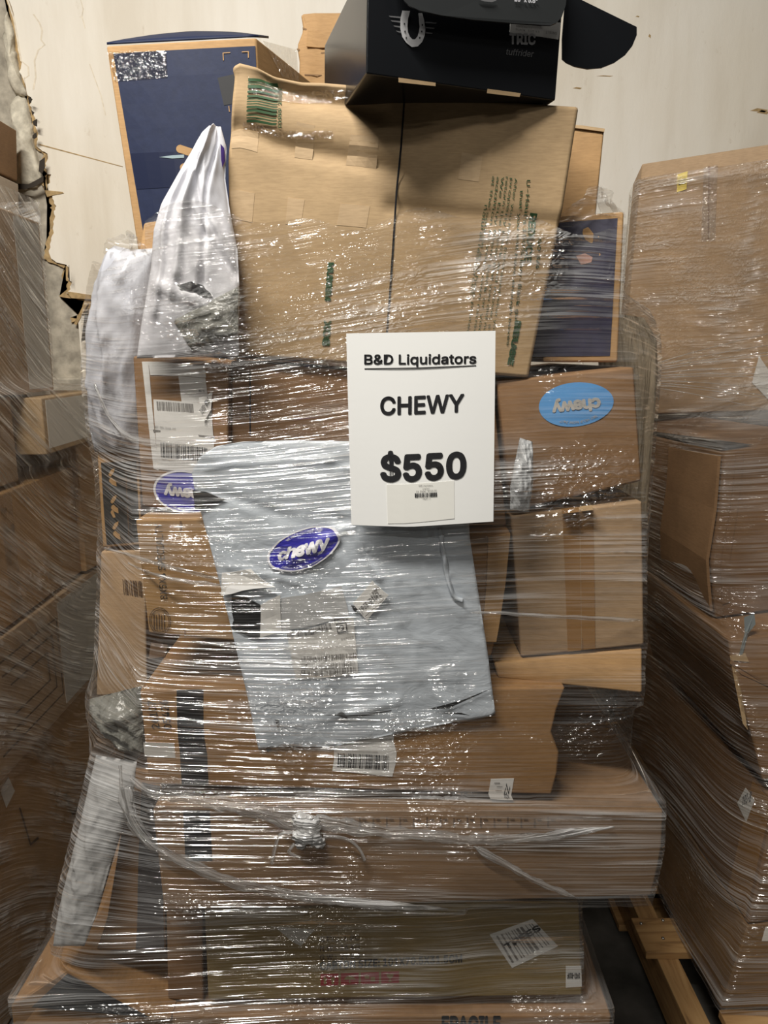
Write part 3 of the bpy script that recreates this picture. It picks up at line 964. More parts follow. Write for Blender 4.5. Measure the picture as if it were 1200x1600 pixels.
# ---- middle tier
s = Surf((798, 806), (1004, 783), (1007, 1008), (814, 1027), (1.125, 1.095, 1.095, 1.125), D=(0.0, 0.55, 0.0), disp=bulge(0.003, 7))
t = carton('carton', 'square kraft box with two vertical strips of brown tape', s, K_GREY)
f = s.face('front')
slab('brown_tape', f, [(879, 804), (905, 801), (908, 1016), (887, 1018)], TAPEB, t, 0.0005, (2, 10))
slab('brown_tape', f, [(906, 800), (927, 798), (930, 1013), (909, 1015)], TAPEB, t, 0.0008, (2, 10))
flat('flap_seam', f, [[(906, 802), (909, 802), (911, 1014), (909, 1014)]], K_DARK, t, off=0.0016)
ft_ = s.face('top')
slab('brown_tape', ft_, [(872, 775), (897, 772), (906, 800), (879, 803)], TAPEB, t, 0.0005, (3, 3))
slab('brown_tape', ft_, [(902, 771), (918, 769), (927, 797), (908, 799)], K_PALE, t, 0.0006, (3, 3))

s = Surf((776, 596), (991, 573), (1003, 752), (800, 799), (1.13, 1.10, 1.095, 1.12), D=(0.0, 0.55, 0.0), disp=bulge(0.006, 8))
t = carton('carton', 'brown box with an upside-down light blue oval sticker, right of the price sign', s, K_MID)
f = s.face('front')
sticker(f, (900, 632), (842, 638), (903, 666), SKY, LABELTAN, t, None, 'GET HELP NOW 24/7', 0.66)

s = Surf((378, 838), (797, 828), (768, 1026), (388, 1026), 1.115, D=0.45, disp=bulge(0.003, 9), right=[(776, 985), (788, 910)])
t = carton('carton', 'leaning golden carton behind the right edge of the grey mailer', s, K_ORANGE)
slab('folded_flap', s.face('front'), [(762, 838), (796, 832), (774, 1000), (750, 1000)], K_LIGHT, t, 0.008, (2, 8))

s = Surf((360, 563), (770, 598), (792, 822), (362, 822), 1.135, D=0.55, disp=bulge(0.004, 10))
t = carton('carton', 'dark brown carton behind the price sign, above the grey mailer', s, K_DARK)
flat('flap_seam', s.face('front'), [[(390, 580), (392, 580), (392, 680), (390, 680)]], BLACK, t)

# shipping box with label
s = Surf((207, 556), (357, 574), (357, 806), (222, 791), (1.13, 1.115, 1.115, 1.12), D=(0, 0.42, 0), disp=bulge(0.005, 11), top=[(250, 558), (320, 566)])
t = carton('carton', 'kraft box with a torn white shipping label and upside-down royal blue sticker', s, K_MID)
f = s.face('front')
slab('shipping_label', f, [(222, 565), (232, 565), (248, 735), (240, 732)], LABEL, t, 0.0006, (2, 10))
slab('shipping_label', f, [(232, 565), (320, 571), (322, 590), (235, 586)], LABEL, t, 0.0007, (6, 2))
slab('shipping_label', f, [(279, 588), (321, 591), (326, 630), (284, 628)], LABEL, t, 0.0006, (4, 3))
slab('shipping_label', f, [(240, 624), (330, 632), (338, 742), (247, 733)], LABEL, t, 0.0008, (6, 6))
slab('loose_label_corner', f, [(312, 622), (333, 613), (331, 640), (320, 660)], LABEL, t, 0.0006, (3, 3), lift=0.004)
bars('label_barcode', f, [(245, 627), (302, 631), (303, 645), (246, 641)], INKG, t, 44, 21, 0.3)
bars('label_barcode', f, [(251, 691), (324, 700), (324, 722), (252, 714)], INK, t, 32, 22)
flat('label_rule', f, [[(240, 671), (336, 682), (336, 685), (240, 674)]], INKG, t, off=0.0018)
letters('label_print', f, 'BILL TO', (311, 612), (320, 613), (311, 609), INK, t, 0.02, 0.0018)
letters('label_print', f, 'REF  INV 2038  PO', (242, 668), (275, 672), (242, 665), INKG, t, 0.0, 0.0018)
letters('label_print', f, '1933-B0FL', (313, 641), (326, 619), (318, 648), INK, t, 0.012, 0.006)
letters('label_print', f, 'TRACKING 1Z 84 W10 03 6812', (252, 718), (322, 727), (252, 716), INKG, t, 0.0, 0.0018)
sticker(f, (290, 769), (240, 763), (289, 802), BLUE, LOGOWHITE, t, None, 'GET HELP NOW 24/7', 0.68)

# box with recycling arrows
s = Surf((151, 704), (216, 700), (222, 852), (160, 856), (1.30, 1.28, 1.28, 1.30), D=(0.0, 0.45, 0.0), disp=bulge(0.003, 12))
t = carton('carton', 'kraft carton with a black panel of recycling arrows at the left corner', s, K_LIGHT)
f = s.face('front')
slab('black_panel', f, [(158, 723), (213, 720), (219, 846), (167, 851)], plain('charcoal_print', (0.03, 0.029, 0.027), 0.6), t, 0.0004, (3, 6))
for k, (x, y) in enumerate(((176, 743), (179, 785), (182, 826))):
    for d in (0, 1):
        if d == 0: pts = [(x - 6, y - 1), (x - 2, y - 9), (x + 4, y - 12), (x + 3, y - 6), (x - 1, y), (x - 3, y + 2)]
        else: pts = [(x - 4, y + 5), (x - 1, y + 3), (x + 2, y + 6), (x + 6, y + 9), (x + 7, y + 17), (x, y + 14), (x - 5, y + 9)]
        flat('recycling_arrow', f, [pts], K_LIGHT, t, off=0.0012)
flat('printed_line', f, [[(196, 730), (197.5, 730), (203, 842), (201.5, 842)]], BROWNINK, t, off=0.0012)

s = Surf((157, 862), (226, 860), (230, 1086), (150, 1088), (1.30, 1.28, 1.27, 1.29), D=(0, 0.5, 0), disp=bulge(0.004, 13))
t = carton('carton', 'dull brown carton under the box with recycling arrows', s, K_GREY)
bars('printed_barcode', s.face('front'), [(192, 905), (222, 908), (224, 932), (194, 928)], BROWNINK, t, 10, 33)

s = Surf((211, 812), (376, 808), (378, 1003), (232, 990), (1.075, 1.08, 1.09, 1.085), D=(0.0, 0.2, 0.0), disp=bulge(0.004, 14))
t = carton('carton', 'golden carton printed 8X5X4 SPECIALTY with a round maker stamp', s, K_LIGHT)
f = s.face('front')
letters('printed_text', f, '8X5X4 SPECIALTY', (262, 936), (254, 817), (251, 936), INK, t, 0.004)
flat('flap_seam', f, [[(281, 814), (284, 814), (291, 996), (288.5, 996)]], K_DARK, t)
c = (250, 970)
for r in (17, 14.5):
    oval('maker_stamp', f, c, (c[0] + r, c[1] + 1), (c[0], c[1] - r * 1.25), BROWNINK, t, 32, inner=0.94, off=0.001)
flat('maker_stamp', f, [[(c[0] - 10 + k * 4, c[1] - 12 + (k % 2) * 3), (c[0] - 8.6 + k * 4, c[1] - 12 + (k % 2) * 3), (c[0] - 8.2 + k * 4, c[1] + 13), (c[0] - 9.6 + k * 4, c[1] + 13)] for k in range(5)], BROWNINK, t)

# ---- upper tier
dents = [(0.02, 0.79, 0.50, 0.73, 0.032, -0.006), (0.0, 0.88, 0.42, 0.82, 0.06, 0.004), (0.10, 0.965, 0.42, 0.92, 0.03, -0.010), (0.50, 0.60, 1.0, 0.585, 0.03, -0.006)]


def udisp(u, v):
    b = bulge(0.006, 15)(u, v)
    for (u0, v0, u1, v1, wd, amp) in dents:
        du, dv = u1 - u0, v1 - v0
        t = max(0, min(1, ((u - u0) * du + (v - v0) * dv) / (du * du + dv * dv)))
        b += amp * math.exp(-(math.hypot(u - u0 - t * du, v - v0 - t * dv) / wd) ** 2)
    return b


s = Surf((362, 104), (905, 166), (826, 590), (372, 556), (1.105, 1.11, 1.12, 1.12), D=(0.0, 0.24, 0.0), disp=udisp,
         top=[(373, 97), (402, 104), (428, 118), (470, 127), (505, 128), (562, 133), (630, 145), (760, 156)], left=[(358, 400), (356, 250), (366, 120)],
         right=[(842, 510), (880, 325)])
UH = s
t = carton('carton', 'large dented moving box with green barcode and green REDUCE lettering', s, K_PALE, step=0.0055)
UHT = t
f = s.face('front')
# the two closing flaps meet in the middle
flat('flap_seam', f, [[(631, 150), (633.5, 150), (628, 230), (621, 300), (616, 380), (610, 470), (602, 570), (599, 570), (607, 470), (613, 380), (618, 300), (625, 230)]], BLACK, t, off=0.0012)
for q in ([(464, 190), (492, 196), (488, 250), (460, 246)], [(548, 210), (592, 215), (588, 264), (540, 258)], [(362, 206), (404, 206), (402, 238), (362, 232)],
          [(450, 308), (476, 312), (470, 352), (446, 350)], [(532, 318), (578, 322), (572, 356), (526, 352)], [(360, 298), (398, 302), (394, 348), (360, 344)],
          [(722, 238), (754, 244), (748, 284), (716, 280)]):
    slab('tape_patch', f, q, kraft('kraft_tape_shade', (0.495, 0.355, 0.21)) if 'kraft_tape_shade' not in MATS else MATS['kraft_tape_shade'], t, 0.0004, (3, 3))
slab('clear_tape', f, [(388, 122), (560, 140), (560, 160), (388, 146)], CTAPE, t, 0.0006, (10, 3), lift=0.001)
slab('clear_tape', f, [(380, 190), (520, 205), (520, 217), (380, 202)], CTAPE, t, 0.0006, (10, 3), lift=0.001)
bc = bars('green_barcode', f, [(388, 123), (434, 129), (432, 197), (386, 192)], GREEN, t, 13, 41, 0.45, axis=1, off=0.0016, seg=16)
letters('green_text', f, '01000  20003', (440, 200), (441, 138), (434.5, 200), GREEN, t, 0.02)


def col(body, x0, y0, x1, y1, h, b=0.02):
    """line of green print running down the face (letters turned clockwise)"""
    dx, dy = x1 - x0, y1 - y0; l = math.hypot(dx, dy)
    ux, uy = dy / l * h, -dx / l * h
    letters('green_text', f, body, (x0, y0), (x1, y1), (x0 + ux, y0 + uy), GREEN, t, b)


col("U-Haul's 100% Buy-Back guarantees", 821, 281, 797, 560, 7.5, 0.008)
col('that you will have enough boxes', 811, 297, 790, 540, 6, 0.008)
col('After you have purchased what you need to', 803, 278, 760, 575, 5.5, 0.004)
col('properly pack and move, simply', 796, 278, 755, 560, 5.5, 0.004)
col('return the boxes that you did not use.', 789, 276, 748, 560, 5.5, 0.004)
col('We buy them back or you can', 782, 276, 740, 560, 5.5, 0.004)
col('addition to your own reuse, we', 775, 276, 733, 560, 5.5, 0.004)
col('at the source and help protect our', 768, 275, 722, 560, 5.5, 0.004)
col('natural resources', 757, 320, 734, 460, 5.5, 0.004)
col('REDUCE', 828, 332, 818, 408, 12, 0.03)
col('GO 3/4', 840, 372, 836, 420, 6, 0.02)
col('REUSE', 805, 500, 792, 570, 10, 0.05)
letters('green_text', f, 'MEDIUM', (507, 470), (512, 410), (517, 470), GREEN, t, 0.05)
letters('green_text', f, 'BOX', (503, 540), (506, 500), (515, 540), GREEN, t, 0.05)

# dark print carton at the right
s = Surf((874, 338), (976, 330), (966, 566), (848, 566), (1.19, 1.16, 1.14, 1.16), D=(0, 0.45, 0), disp=bulge(0.004, 16))
t = carton('carton', 'carton with a dark navy printed face right of the moving box', s, K_LIGHT)
f = s.face('front')
slab('navy_panel', f, [(874, 348), (965, 341), (953, 556), (824, 558)], plain('deep_navy_print', (0.022, 0.02, 0.05), 0.5, 0.4, var=0.2), t, 0.0004, (6, 10))
flat('pink_print', f, [[(900, 400), (914, 396), (926, 402), (924, 410), (908, 414)]], plain('salmon_print', (0.42, 0.22, 0.17), 0.6), t, off=0.001)
# raised flap at its top
slab('raised_flap', s.face('top'), [(0.1, 0.1), (0.98, 0.1), (0.98, 0.75), (0.1, 0.75)], K_LIGHT, t, 0.003, (3, 3), px=False, lift=0.003)

# small kraft box behind
s = Surf((880, 192), (945, 200), (930, 352), (866, 352), (1.42, 1.40, 1.40, 1.42), D=(0.0, 0.22, 0.0), disp=bulge(0.002, 17))
t = carton('carton', 'shaded kraft box peeking out behind the top right of the moving box', s, K_LIGHT)
slab('lid_edge', s.face('front'), [(880, 194), (945, 202), (944, 207), (880, 199)], K_PALE, t, 0.004, (2, 1))

# navy carton at the back left
s = Surf((165, 71), (400, 58), (424, 555), (240, 555), (1.42, 1.42, 1.40, 1.40), D=(0.105, 0.26, -0.01), disp=bulge(0.006, 18))
t = carton('carton', 'tall navy blue carton with kraft edges at the back left', s, K_LIGHT)
f = s.face('front')
slab('navy_panel', f, [(177, 84), (399, 72), (420, 540), (254, 540)], NAVY, t, 0.0005, (8, 12))
slab('clear_tape', f, [(168, 82), (260, 79), (262, 122), (180, 128)], CTAPE, t, 0.0006, (6, 4), lift=0.001)
slab('dark_tape', f, [(204, 240), (340, 236), (340, 290), (214, 296)], plain('navy_tape', (0.012, 0.017, 0.045), 0.3, 0.4), t, 0.0004, (6, 4), lift=0.0006)
for pl in ([(348, 83), (360, 82), (360, 83.2), (349.5, 84), (350, 95), (348.6, 95)], [(378, 81), (389, 80.5), (389, 91), (387.6, 91), (387.5, 82), (378, 82.4)], [(357, 166), (358.4, 166), (359, 173), (360, 175), (358, 175)]):
    flat('corner_bracket', f, [pl], K_LIGHT, t, off=0.0016)
slab('dark_patch', f, [(340, 122), (366, 116), (366, 162), (350, 165)], BLACK, t, 0.0004, (2, 2), lift=0.0006)
for (x0, y0, x1, y1, r) in ((282, 233, 312, 243, 6.5), (288, 262, 316, 254, 6.5), (286, 272, 312, 270, 6)):
    pl = []
    for k in range(8):
        a = math.pi * (0.5 + k / 7); pl.append((x0 + math.cos(a) * r, y0 - math.sin(a) * r))
    for k in range(8):
        a = -math.pi / 2 + math.pi * k / 7; pl.append((x1 + math.cos(a) * r, y1 - math.sin(a) * r))
    flat('printed_finger', f, [pl], K_LIGHT, t, off=0.0016)
flat('light_scuff', f, [[(249, 246), (270, 243), (288, 242), (288, 247), (270, 248)]], plain('pale_scuff', (0.25, 0.33, 0.36), 0.5), t, off=0.0018)
# bulging top flaps
sf = Surf((192, 65), (420, 60), (400, 58), (167, 70), (1.52, 1.52, 1.43, 1.43), D=(0, 0.0, -0.004), top=[(240, 60), (300, 56), (370, 56)])
V, F = [], []
for lay in (0, 1):
    for j in range(5):
        for i in range(17):
            V.append(sf.base(i / 16, j / 4) + Vector((0, 0, 0.004 * lay + 0.004 * math.sin(math.pi * i / 16) * math.sin(math.pi * j / 8))))
for j in range(4):
    for i in range(16):
        k = j * 17 + i; F += [(k, k + 17, k + 18, k + 1), (85 + k, 85 + k + 1, 85 + k + 18, 85 + k + 17)]
ring = [i for i in range(16)] + [j * 17 + 16 for j in range(4)] + [68 + i for i in range(16, 0, -1)] + [j * 17 for j in range(4, 0, -1)]
for a, b in zip(ring, ring[1:] + ring[:1]): F.append((a, b, b + 85, a + 85))
mk('top_flap', V, F, NAVY, t, True)
slab('clear_tape', s.face('right'), [(410, 64), (462, 78), (466, 128), (440, 120)], CTAPE, t, 0.0006, (3, 4), lift=0.001)

# little kraft wedge between navy carton and white bag
s = Surf((224, 348), (262, 342), (262, 400), (216, 400), (1.30, 1.30, 1.29, 1.29), D=0.1, disp=bulge(0.002, 19))
carton('carton', 'tiny kraft corner between navy carton and white bag', s, K_LIGHT)

# opened kraft carton at the back
s = Surf((470, 22), (562, 20), (562, 430), (470, 430), (1.72, 1.72, 1.70, 1.70), D=0.2, disp=swell(0.002, 0.008, (3, 4), 5.0), left=[(466, 300), (466, 160), (468, 96), (464, 72), (474, 46)])
t = carton('carton', 'creased golden carton standing behind the black box', s, K_LIGHT, step=0.012)
f = s.face('front')
for pl in ([(473, 43), (500, 52), (520, 78), (518, 79), (498, 55), (473, 46)], [(464, 76), (500, 82), (524, 80), (524, 82), (500, 84.5), (464, 79)], [(476, 116), (524, 118), (524, 119.5), (476, 118)]):
    flat('crease', f, [pl], K_SIDE, t)
slab('folded_flap', f, [(474, 24), (545, 22), (545, 76), (480, 74)], K_LIGHT, t, 0.003, (4, 4), lift=0.001)

# ---- black retail box on top
s = Surf((575, -70), (884, -50), (868, 157), (572, 115), (0.995, 1.105, 1.10, 1.0), D=(-0.072, 0.26, 0.0), disp=bulge(0.002, 20))
t = carton('retail_box', 'open glossy black retail box with a silver horseshoe on top of the pile', s, BLACKBOX, cat='box', pile=None, bevel=0.002)
f = s.face('front')
# horseshoe
C0 = (643, 41)
hs = []
for k in range(25):
    a = math.radians(-215 + 250 * k / 24)
    hs.append((a,))
out_, in_ = [], []
for k in range(31):
    tt = k / 30
    if tt < 0.3: o_ = (634 - 0 - 7.5 + 0, 17 + (46 - 17) * tt / 0.3); ang = None
    a = math.pi * (1.0 + tt) if False else None
prof = [(628, 17), (625, 30), (625, 46), (628, 58), (634, 67), (643, 74), (652, 73), (659, 66), (663, 56), (664, 46), (662, 32), (659, 21)]
prin = [(640, 18), (637, 30), (636, 42), (637, 51), (640, 58), (644, 62), (648, 62), (652, 57), (654, 50), (655, 42), (654, 32), (653, 21)]
V, F = [], []
for (a, b) in zip(prof, prin):
    for q in (a, b):
        aa = inv(f, *q); V.append(f(*aa) + fnormal(f, *aa) * 0.0012)
for k in range(len(prof) - 1): F.append((2 * k, 2 * k + 2, 2 * k + 3, 2 * k + 1))
hsx = mk('horseshoe_print', V, F, SILVER, t)
flat('nail_hole_print', f, [[(x - 1, y - 1.5), (x + 1, y - 1.5), (x + 1, y + 1.5), (x - 1, y + 1.5)] for x, y in ((631, 38), (632, 50), (634, 60), (658, 50), (655, 60), (659, 40))], BLACK, hsx, off=0.0018)
for pl in [[(607 + d, y), (626, y + 1.5), (626, y + 4), (609 + d, y + 2)] for d, y in ((0, 25), (3, 32), (7, 40), (11, 48))] + [[(664, y), (682 - d, y + 2), (680 - d, y + 3.5), (664, y + 2.5)] for d, y in ((0, 34), (3, 42), (6, 50))]:
    flat('speed_line_print', f, [pl], SILVERDIM, t)
letters('box_lettering', f, 'TRIC', (795, 70), (836, 71), (795, 52), SILVER, t, 0.03)
letters('box_lettering', f, 'tuffrider', (789, 86), (832, 90), (791, 76), SILVERDIM, t, 0.012)
slab('price_label', f, [(798, 26), (876, 36), (872, 62), (796, 51)], LABEL, t, 0.0006, (3, 2))
bars('label_barcode', f, [(805, 30), (846, 35), (845, 42), (805, 37)], INK, t, 24, 51)
letters('label_print', f, '5060084092', (805, 43), (830, 46), (805, 40), INKG, t, 0.0, 0.0016)
letters('label_print', f, 'BLACK   SIZE 8.5', (805, 48), (842, 52), (805, 45), INKG, t, 0.0, 0.0016)
letters('label_print', f, '27R0M2', (852, 53), (869, 55), (852, 49), INKG, t, 0.0, 0.0016)
for pl in ([(622, 121.5), (680, 129.5), (680, 135), (622, 129)], [(761, 139), (813, 146), (811, 152), (760, 146)]):
    flat('slot_cut', f, [pl], K_PALE, t, off=0.0012)
# lid hanging open over the front
lid = Surf((560, -75), (886, -55), (884, 4), (575, -20), (0.975, 1.075, 1.075, 0.975))
V, F = [], []
lid_out = [(612, -70), (886, -60), (886, -10), (884, 8), (878, 26), (869, 36), (860, 39.5), (800, 36), (740, 31), (690, 24), (655, 16), (640, 9), (632, 2), (626, -10), (616, -40)]
lid_y = lambda x, y: 0.975 + (x - 575) / 309 * 0.105 - 0.012 * max(0, (y + 60) / 100)
front_pts = [P(x, y, lid_y(x, y)) for x, y in lid_out]
n = len(front_pts)
V = front_pts + [p + Vector((0, 0.003, 0)) for p in front_pts]
F = [tuple(range(n))[::-1], tuple(range(n, 2 * n))] + [(k, (k + 1) % n, n + (k + 1) % n, n + k) for k in range(n)]
lidm = mk('lid_flap', V, F, plain('grey_black_gloss', (0.022, 0.024, 0.025), 0.38, 0.5), t)
ls = Surf((626, -40), (884, -40), (884, 30), (626, 30), (lid_y(626, -10) - 0.001, lid_y(884, -10) - 0.001, lid_y(884, 30) - 0.001, lid_y(626, 30) - 0.001))
letters('lid_lettering', ls.face('front'), '10" x 5.5"', (803, 3), (839, 6), (803, -5), LOGOWHITE, lidm, 0.03, 0.0012)
flat('lid_print', ls.face('front'), [[(746, -4), (776, -1), (774, 2), (768, 4), (756, 3), (748, 0)]], SILVERDIM, lidm, off=0.0012)
tab_out = [(882, -30), (905, -2), (995, 42), (995, 55), (988, 72), (977, 86), (960, 98), (940, 106), (918, 108), (898, 104), (885, 98), (878, 92), (878, 60), (882, 10)]
tp = [P(x, y, 1.10 + (x - 880) * 0.0004) for x, y in tab_out]
n = len(tp)
V = tp + [p + Vector((0, 0.0025, 0)) for p in tp]
F = [tuple(range(n))[::-1], tuple(range(n, 2 * n))] + [(k, (k + 1) % n, n + (k + 1) % n, n + k) for k in range(n)]
mk('side_tab', V, F, BLACKBOX, t)

# ---- soft bags
# tall white bag
folds = [(0.5, 1.0, 0.35, 0.35, 0.05, 0.010), (0.75, 0.93, 0.62, 0.3, 0.03, -0.008), (0.2, 0.75, 0.15, 0.2, 0.04, 0.008), (0.35, 0.85, 0.8, 0.5, 0.025, -0.006), (0.5, 0.6, 0.95, 0.35, 0.03, -0.008), (0.1, 0.3, 0.7, 0.22, 0.03, 0.008)]
s = Surf((327, 196), (345, 198), (373, 556), (214, 560), (1.115, 1.115, 1.075, 1.09), left=[(222, 500), (236, 420), (240, 360), (252, 318), (274, 280), (298, 240), (316, 206)],
         right=[(374, 450), (371, 390), (360, 335), (352, 280), (354, 230)], disp=swell(0.026, 0.006, (2.2, 4), 2.0, 0.6, folds))
t = pouch('mailer_bag', 'tall pointed white plastic bag left of the moving box', s, WHITEMAIL, 0.03, n=(44, 70), back=0.6)
f = s.face('front')
flat('purple_edge', f, [[(344, 226), (349, 232), (350, 252), (346, 262), (344, 250)]], plain('violet_print', (0.06, 0.03, 0.18), 0.4), t, off=0.002)
flat('torn_hole', f, [[(276, 447), (300, 440), (316, 447), (332, 462), (318, 464), (300, 456), (282, 452)]], TEAR, t, off=0.003)

s = Surf((166, 396), (242, 388), (216, 706), (148, 706), (1.27, 1.24, 1.25, 1.30), left=[(142, 640), (143, 540), (150, 455)], top=[(180, 384), (205, 390)],
         disp=swell(0.04, 0.012, (2.5, 4), 8.0, 0.5))
pouch('mailer_bag', 'large lilac grey plastic bag at the left edge of the load', s, LILACMAIL, 0.12, n=(30, 50), back=1.0)

s = Surf((372, 448), (372, 520), (300, 548), (270, 500), (1.065, 1.06, 1.07, 1.07), disp=swell(0.008, 0.004, (3, 3), 4.0))
pouch('clear_bag', 'crumpled smoky plastic bag under the white bag', s, SMOKE, 0.01, 'plastic bag', n=(16, 16))

s = Surf((140, 1092), (220, 1072), (226, 1176), (196, 1172), (1.19, 1.15, 1.14, 1.16), left=[(166, 1140), (140, 1112)], disp=swell(0.02, 0.012, (3, 4), 6.0))
pouch('clear_bag', 'smoky clear plastic pouch jutting out left of the lot number carton', s, SMOKE, 0.05, 'plastic bag', n=(24, 24), back=1.0)

s = Surf((150, 1180), (214, 1190), (132, 1478), (83, 1478), (1.12, 1.10, 1.08, 1.09), left=[(92, 1420), (115, 1330)], right=[(150, 1430), (178, 1330), (206, 1250)], disp=swell(0.02, 0.008, (2, 7), 12.0, 0.6))
pouch('mailer_bag', 'slim white plastic mailer hanging at the lower left corner', s, poly('dull_white_poly_mailer', (0.46, 0.46, 0.46), 0.4, 0.25, (12, 12, 6)), 0.03, n=(24, 60), back=1.0)

s = Surf((812, 684), (832, 690), (826, 800), (797, 796), (1.07, 1.07, 1.06, 1.06), left=[(797, 760), (806, 715)], right=[(833, 760), (833, 715)], disp=swell(0.012, 0.010, (2.5, 5), 21.0, 0.6))
pouch('mailer_bag', 'small folded silver pouch below the light blue sticker', s, poly('silver_pouch', (0.48, 0.50, 0.52), 0.25, 0.8, (30, 30, 20)), 0.012, n=(16, 30))

s = Surf((930, 486), (1006, 496), (1010, 812), (950, 812), (1.40, 1.38, 1.40, 1.42), right=[(1019, 700), (1028, 580), (1026, 530)], disp=swell(0.03, 0.010, (9, 1.2), 30.0, 0.5))
pouch('wrapped_parcel', 'tan parcel bundled in pleated film at the right rear', s, TANFILM, 0.15, 'parcel', n=(40, 40), back=1.0)

# big grey mailer at the front
folds = [(0.05, 0.90, 0.5, 0.93, 0.012, 0.005), (0.30, 0.62, 0.55, 0.72, 0.02, 0.006), (0.55, 0.72, 0.62, 0.55, 0.02, 0.006), (0.55, 0.90, 0.98, 0.96, 0.015, 0.006), (0.62, 0.58, 0.70, 0.35, 0.02, 0.004),
         (0.05, 0.60, 0.3, 0.55, 0.015, 0.005), (0.48, 0.75, 0.58, 0.72, 0.02, -0.006), (0.78, 0.86, 0.90, 0.55, 0.012, 0.004), (0.02, 0.84, 0.35, 0.74, 0.02, -0.005), (0.1, 0.08, 0.6, 0.12, 0.02, 0.004)]
s = Surf((338, 697), (727, 700), (774, 1114), (404, 1171), (1.075, 1.075, 1.065, 1.065), left=[(385, 1080), (362, 985), (338, 890), (318, 815), (304, 765), (300, 738), (312, 714)],
         right=[(770, 1085), (762, 1020), (748, 930), (734, 840)], bottom=[(440, 1166), (520, 1167), (610, 1148), (690, 1132), (766, 1119)], top=[(380, 690), (450, 688), (600, 690)],
         disp=swell(0.008, 0.0034, (5, 7), 1.0, 0.5, [(a, b, c, d, e * 0.75, g * 0.75) for a, b, c, d, e, g in folds]))
t = pouch('mailer_bag', 'large creased grey plastic mailer with a royal blue oval sticker at the front', s, GREYMAIL, 0.02, n=(90, 100))
f = s.face('front')
sticker(f, (474, 858), (531, 842), (479, 824), BLUE, LOGOWHITE, t, '1-800-672-4399   service@chewy.com', 'WE HELP YOU FEED THEM', 0.70, 0.003)
flat('torn_hole', f, [[(302, 765), (322, 768), (345, 779), (356, 782), (335, 786), (322, 794), (306, 797), (303, 780)]], TEAR, t, off=0.004)
flat('torn_hole', f, [[(363, 928), (385, 932), (408, 944), (407, 998), (390, 994), (362, 980), (366, 968), (363, 955)]], TEAR, t, off=0.003)
slab('torn_label', f, [(348, 894), (392, 889), (432, 915), (350, 927)], LABEL, t, 0.001, (5, 4), lift=0.003, curl=lambda u, v: 0.006 * v)
slab('torn_label', f, [(408, 944), (438, 928), (440, 985), (407, 995)], LABEL, t, 0.0008, (4, 4), lift=0.003)
slab('label_window', f, [(440, 934), (534, 915), (546, 962), (438, 985)], plain('grey_label_window', (0.44, 0.445, 0.45), 0.4), t, 0.0006, (6, 4), lift=0.002)
slab('shipping_label', f, [(448, 988), (552, 962), (560, 1050), (462, 1058)], LABEL, t, 0.0006, (8, 8), lift=0.002)
bars('label_barcode', f, [(449, 987), (516, 971), (518, 981), (450, 997)], INK, t, 60, 61, 0.2, off=0.004)
letters('label_print', f, 'FedEx', (523, 972), (545, 967), (522, 966), INK, t, 0.012, 0.004)
letters('label_print', f, 'G', (530, 985), (539, 983), (529, 976), INK, t, 0.012, 0.004)
flat('label_frame', f, [[(526, 973.5), (541, 971), (542.5, 984.5), (528, 987.5)]], LABEL, t, off=0.0032)
flat('label_frame', f, [[(525.5, 973), (541.5, 970.2), (541.7, 971.6), (525.7, 974.4)], [(527.5, 986.8), (543, 983.6), (543.2, 985), (527.7, 988.4)], [(525.5, 973), (527, 973), (529, 988), (527.5, 988)], [(540.2, 970.5), (541.6, 970.3), (543.2, 985), (541.8, 985)]], INK, t, off=0.0036)
for k, (y, sd) in enumerate(((1018, 3), (1030, 4), (1040, 5))):
    bars('label_barcode', f, [(471, y + 6), (556, y), (556, y + 8), (471, y + 14)], INKG, t, 36, 62 + k, 0.1, off=0.004)
letters('label_print', f, '3/15/22', (533, 1000), (552, 996), (533, 996), INKG, t, 0.0, 0.004)
slab('small_label', f, [(583, 905), (608, 928), (572, 968), (551, 942)], LABEL, t, 0.0007, (4, 4), lift=0.005)
letters('label_print', f, '1933-B10FL', (565, 956), (596, 928), (560, 949), INK, t, 0.012, 0.0075)
letters('label_print', f, 'LPN', (580, 930), (590, 921), (577, 926), INKG, t, 0.02, 0.0075)
flat('label_frame', f, [[(584, 920), (593, 912), (593.8, 913), (584.8, 921)], [(563, 946), (577, 933), (577.6, 933.8), (563.6, 946.8)], [(569, 961), (600, 933), (600.5, 934), (569.5, 962)]], INKG, t, off=0.0075)
flat('torn_hole', f, [[(548, 945), (562, 947), (556, 958), (552, 953)]], TEAR, t, off=0.003)
for pl in ([(505, 1116), (527, 1115), (534, 1110), (540, 1114), (545, 1122), (536, 1118), (526, 1117)], [(530, 1117), (570, 1113), (612, 1107), (612, 1109), (570, 1116), (536, 1119)],
           [(668, 1106), (700, 1098), (722, 1092), (767, 1074), (745, 1085), (720, 1096), (700, 1105), (680, 1106)], [(688, 1112), (712, 1114), (734, 1116), (720, 1112)],
           [(430, 1123), (437, 1124), (435, 1137), (433, 1132)], [(415, 1166), (424, 1163), (436, 1164), (430, 1168), (418, 1168)]):
    flat('torn_hole', f, [pl], TEAR, t, off=0.004)
# bubbly seam down its right side
V = [P(x, y, 1.06) for x, y in ((686, 826), (690, 850), (694, 876), (700, 905), (708, 930), (722, 938))]
pts = []
for p in V:
    aa = inv(f, *PR(p)); pts.append(f(*aa) + fnormal(f, *aa) * 0.001)
tube('glue_seam', pts, 0.0035, GREYMAIL, t, 8, 8, 1.6, 3.0, 0.9)

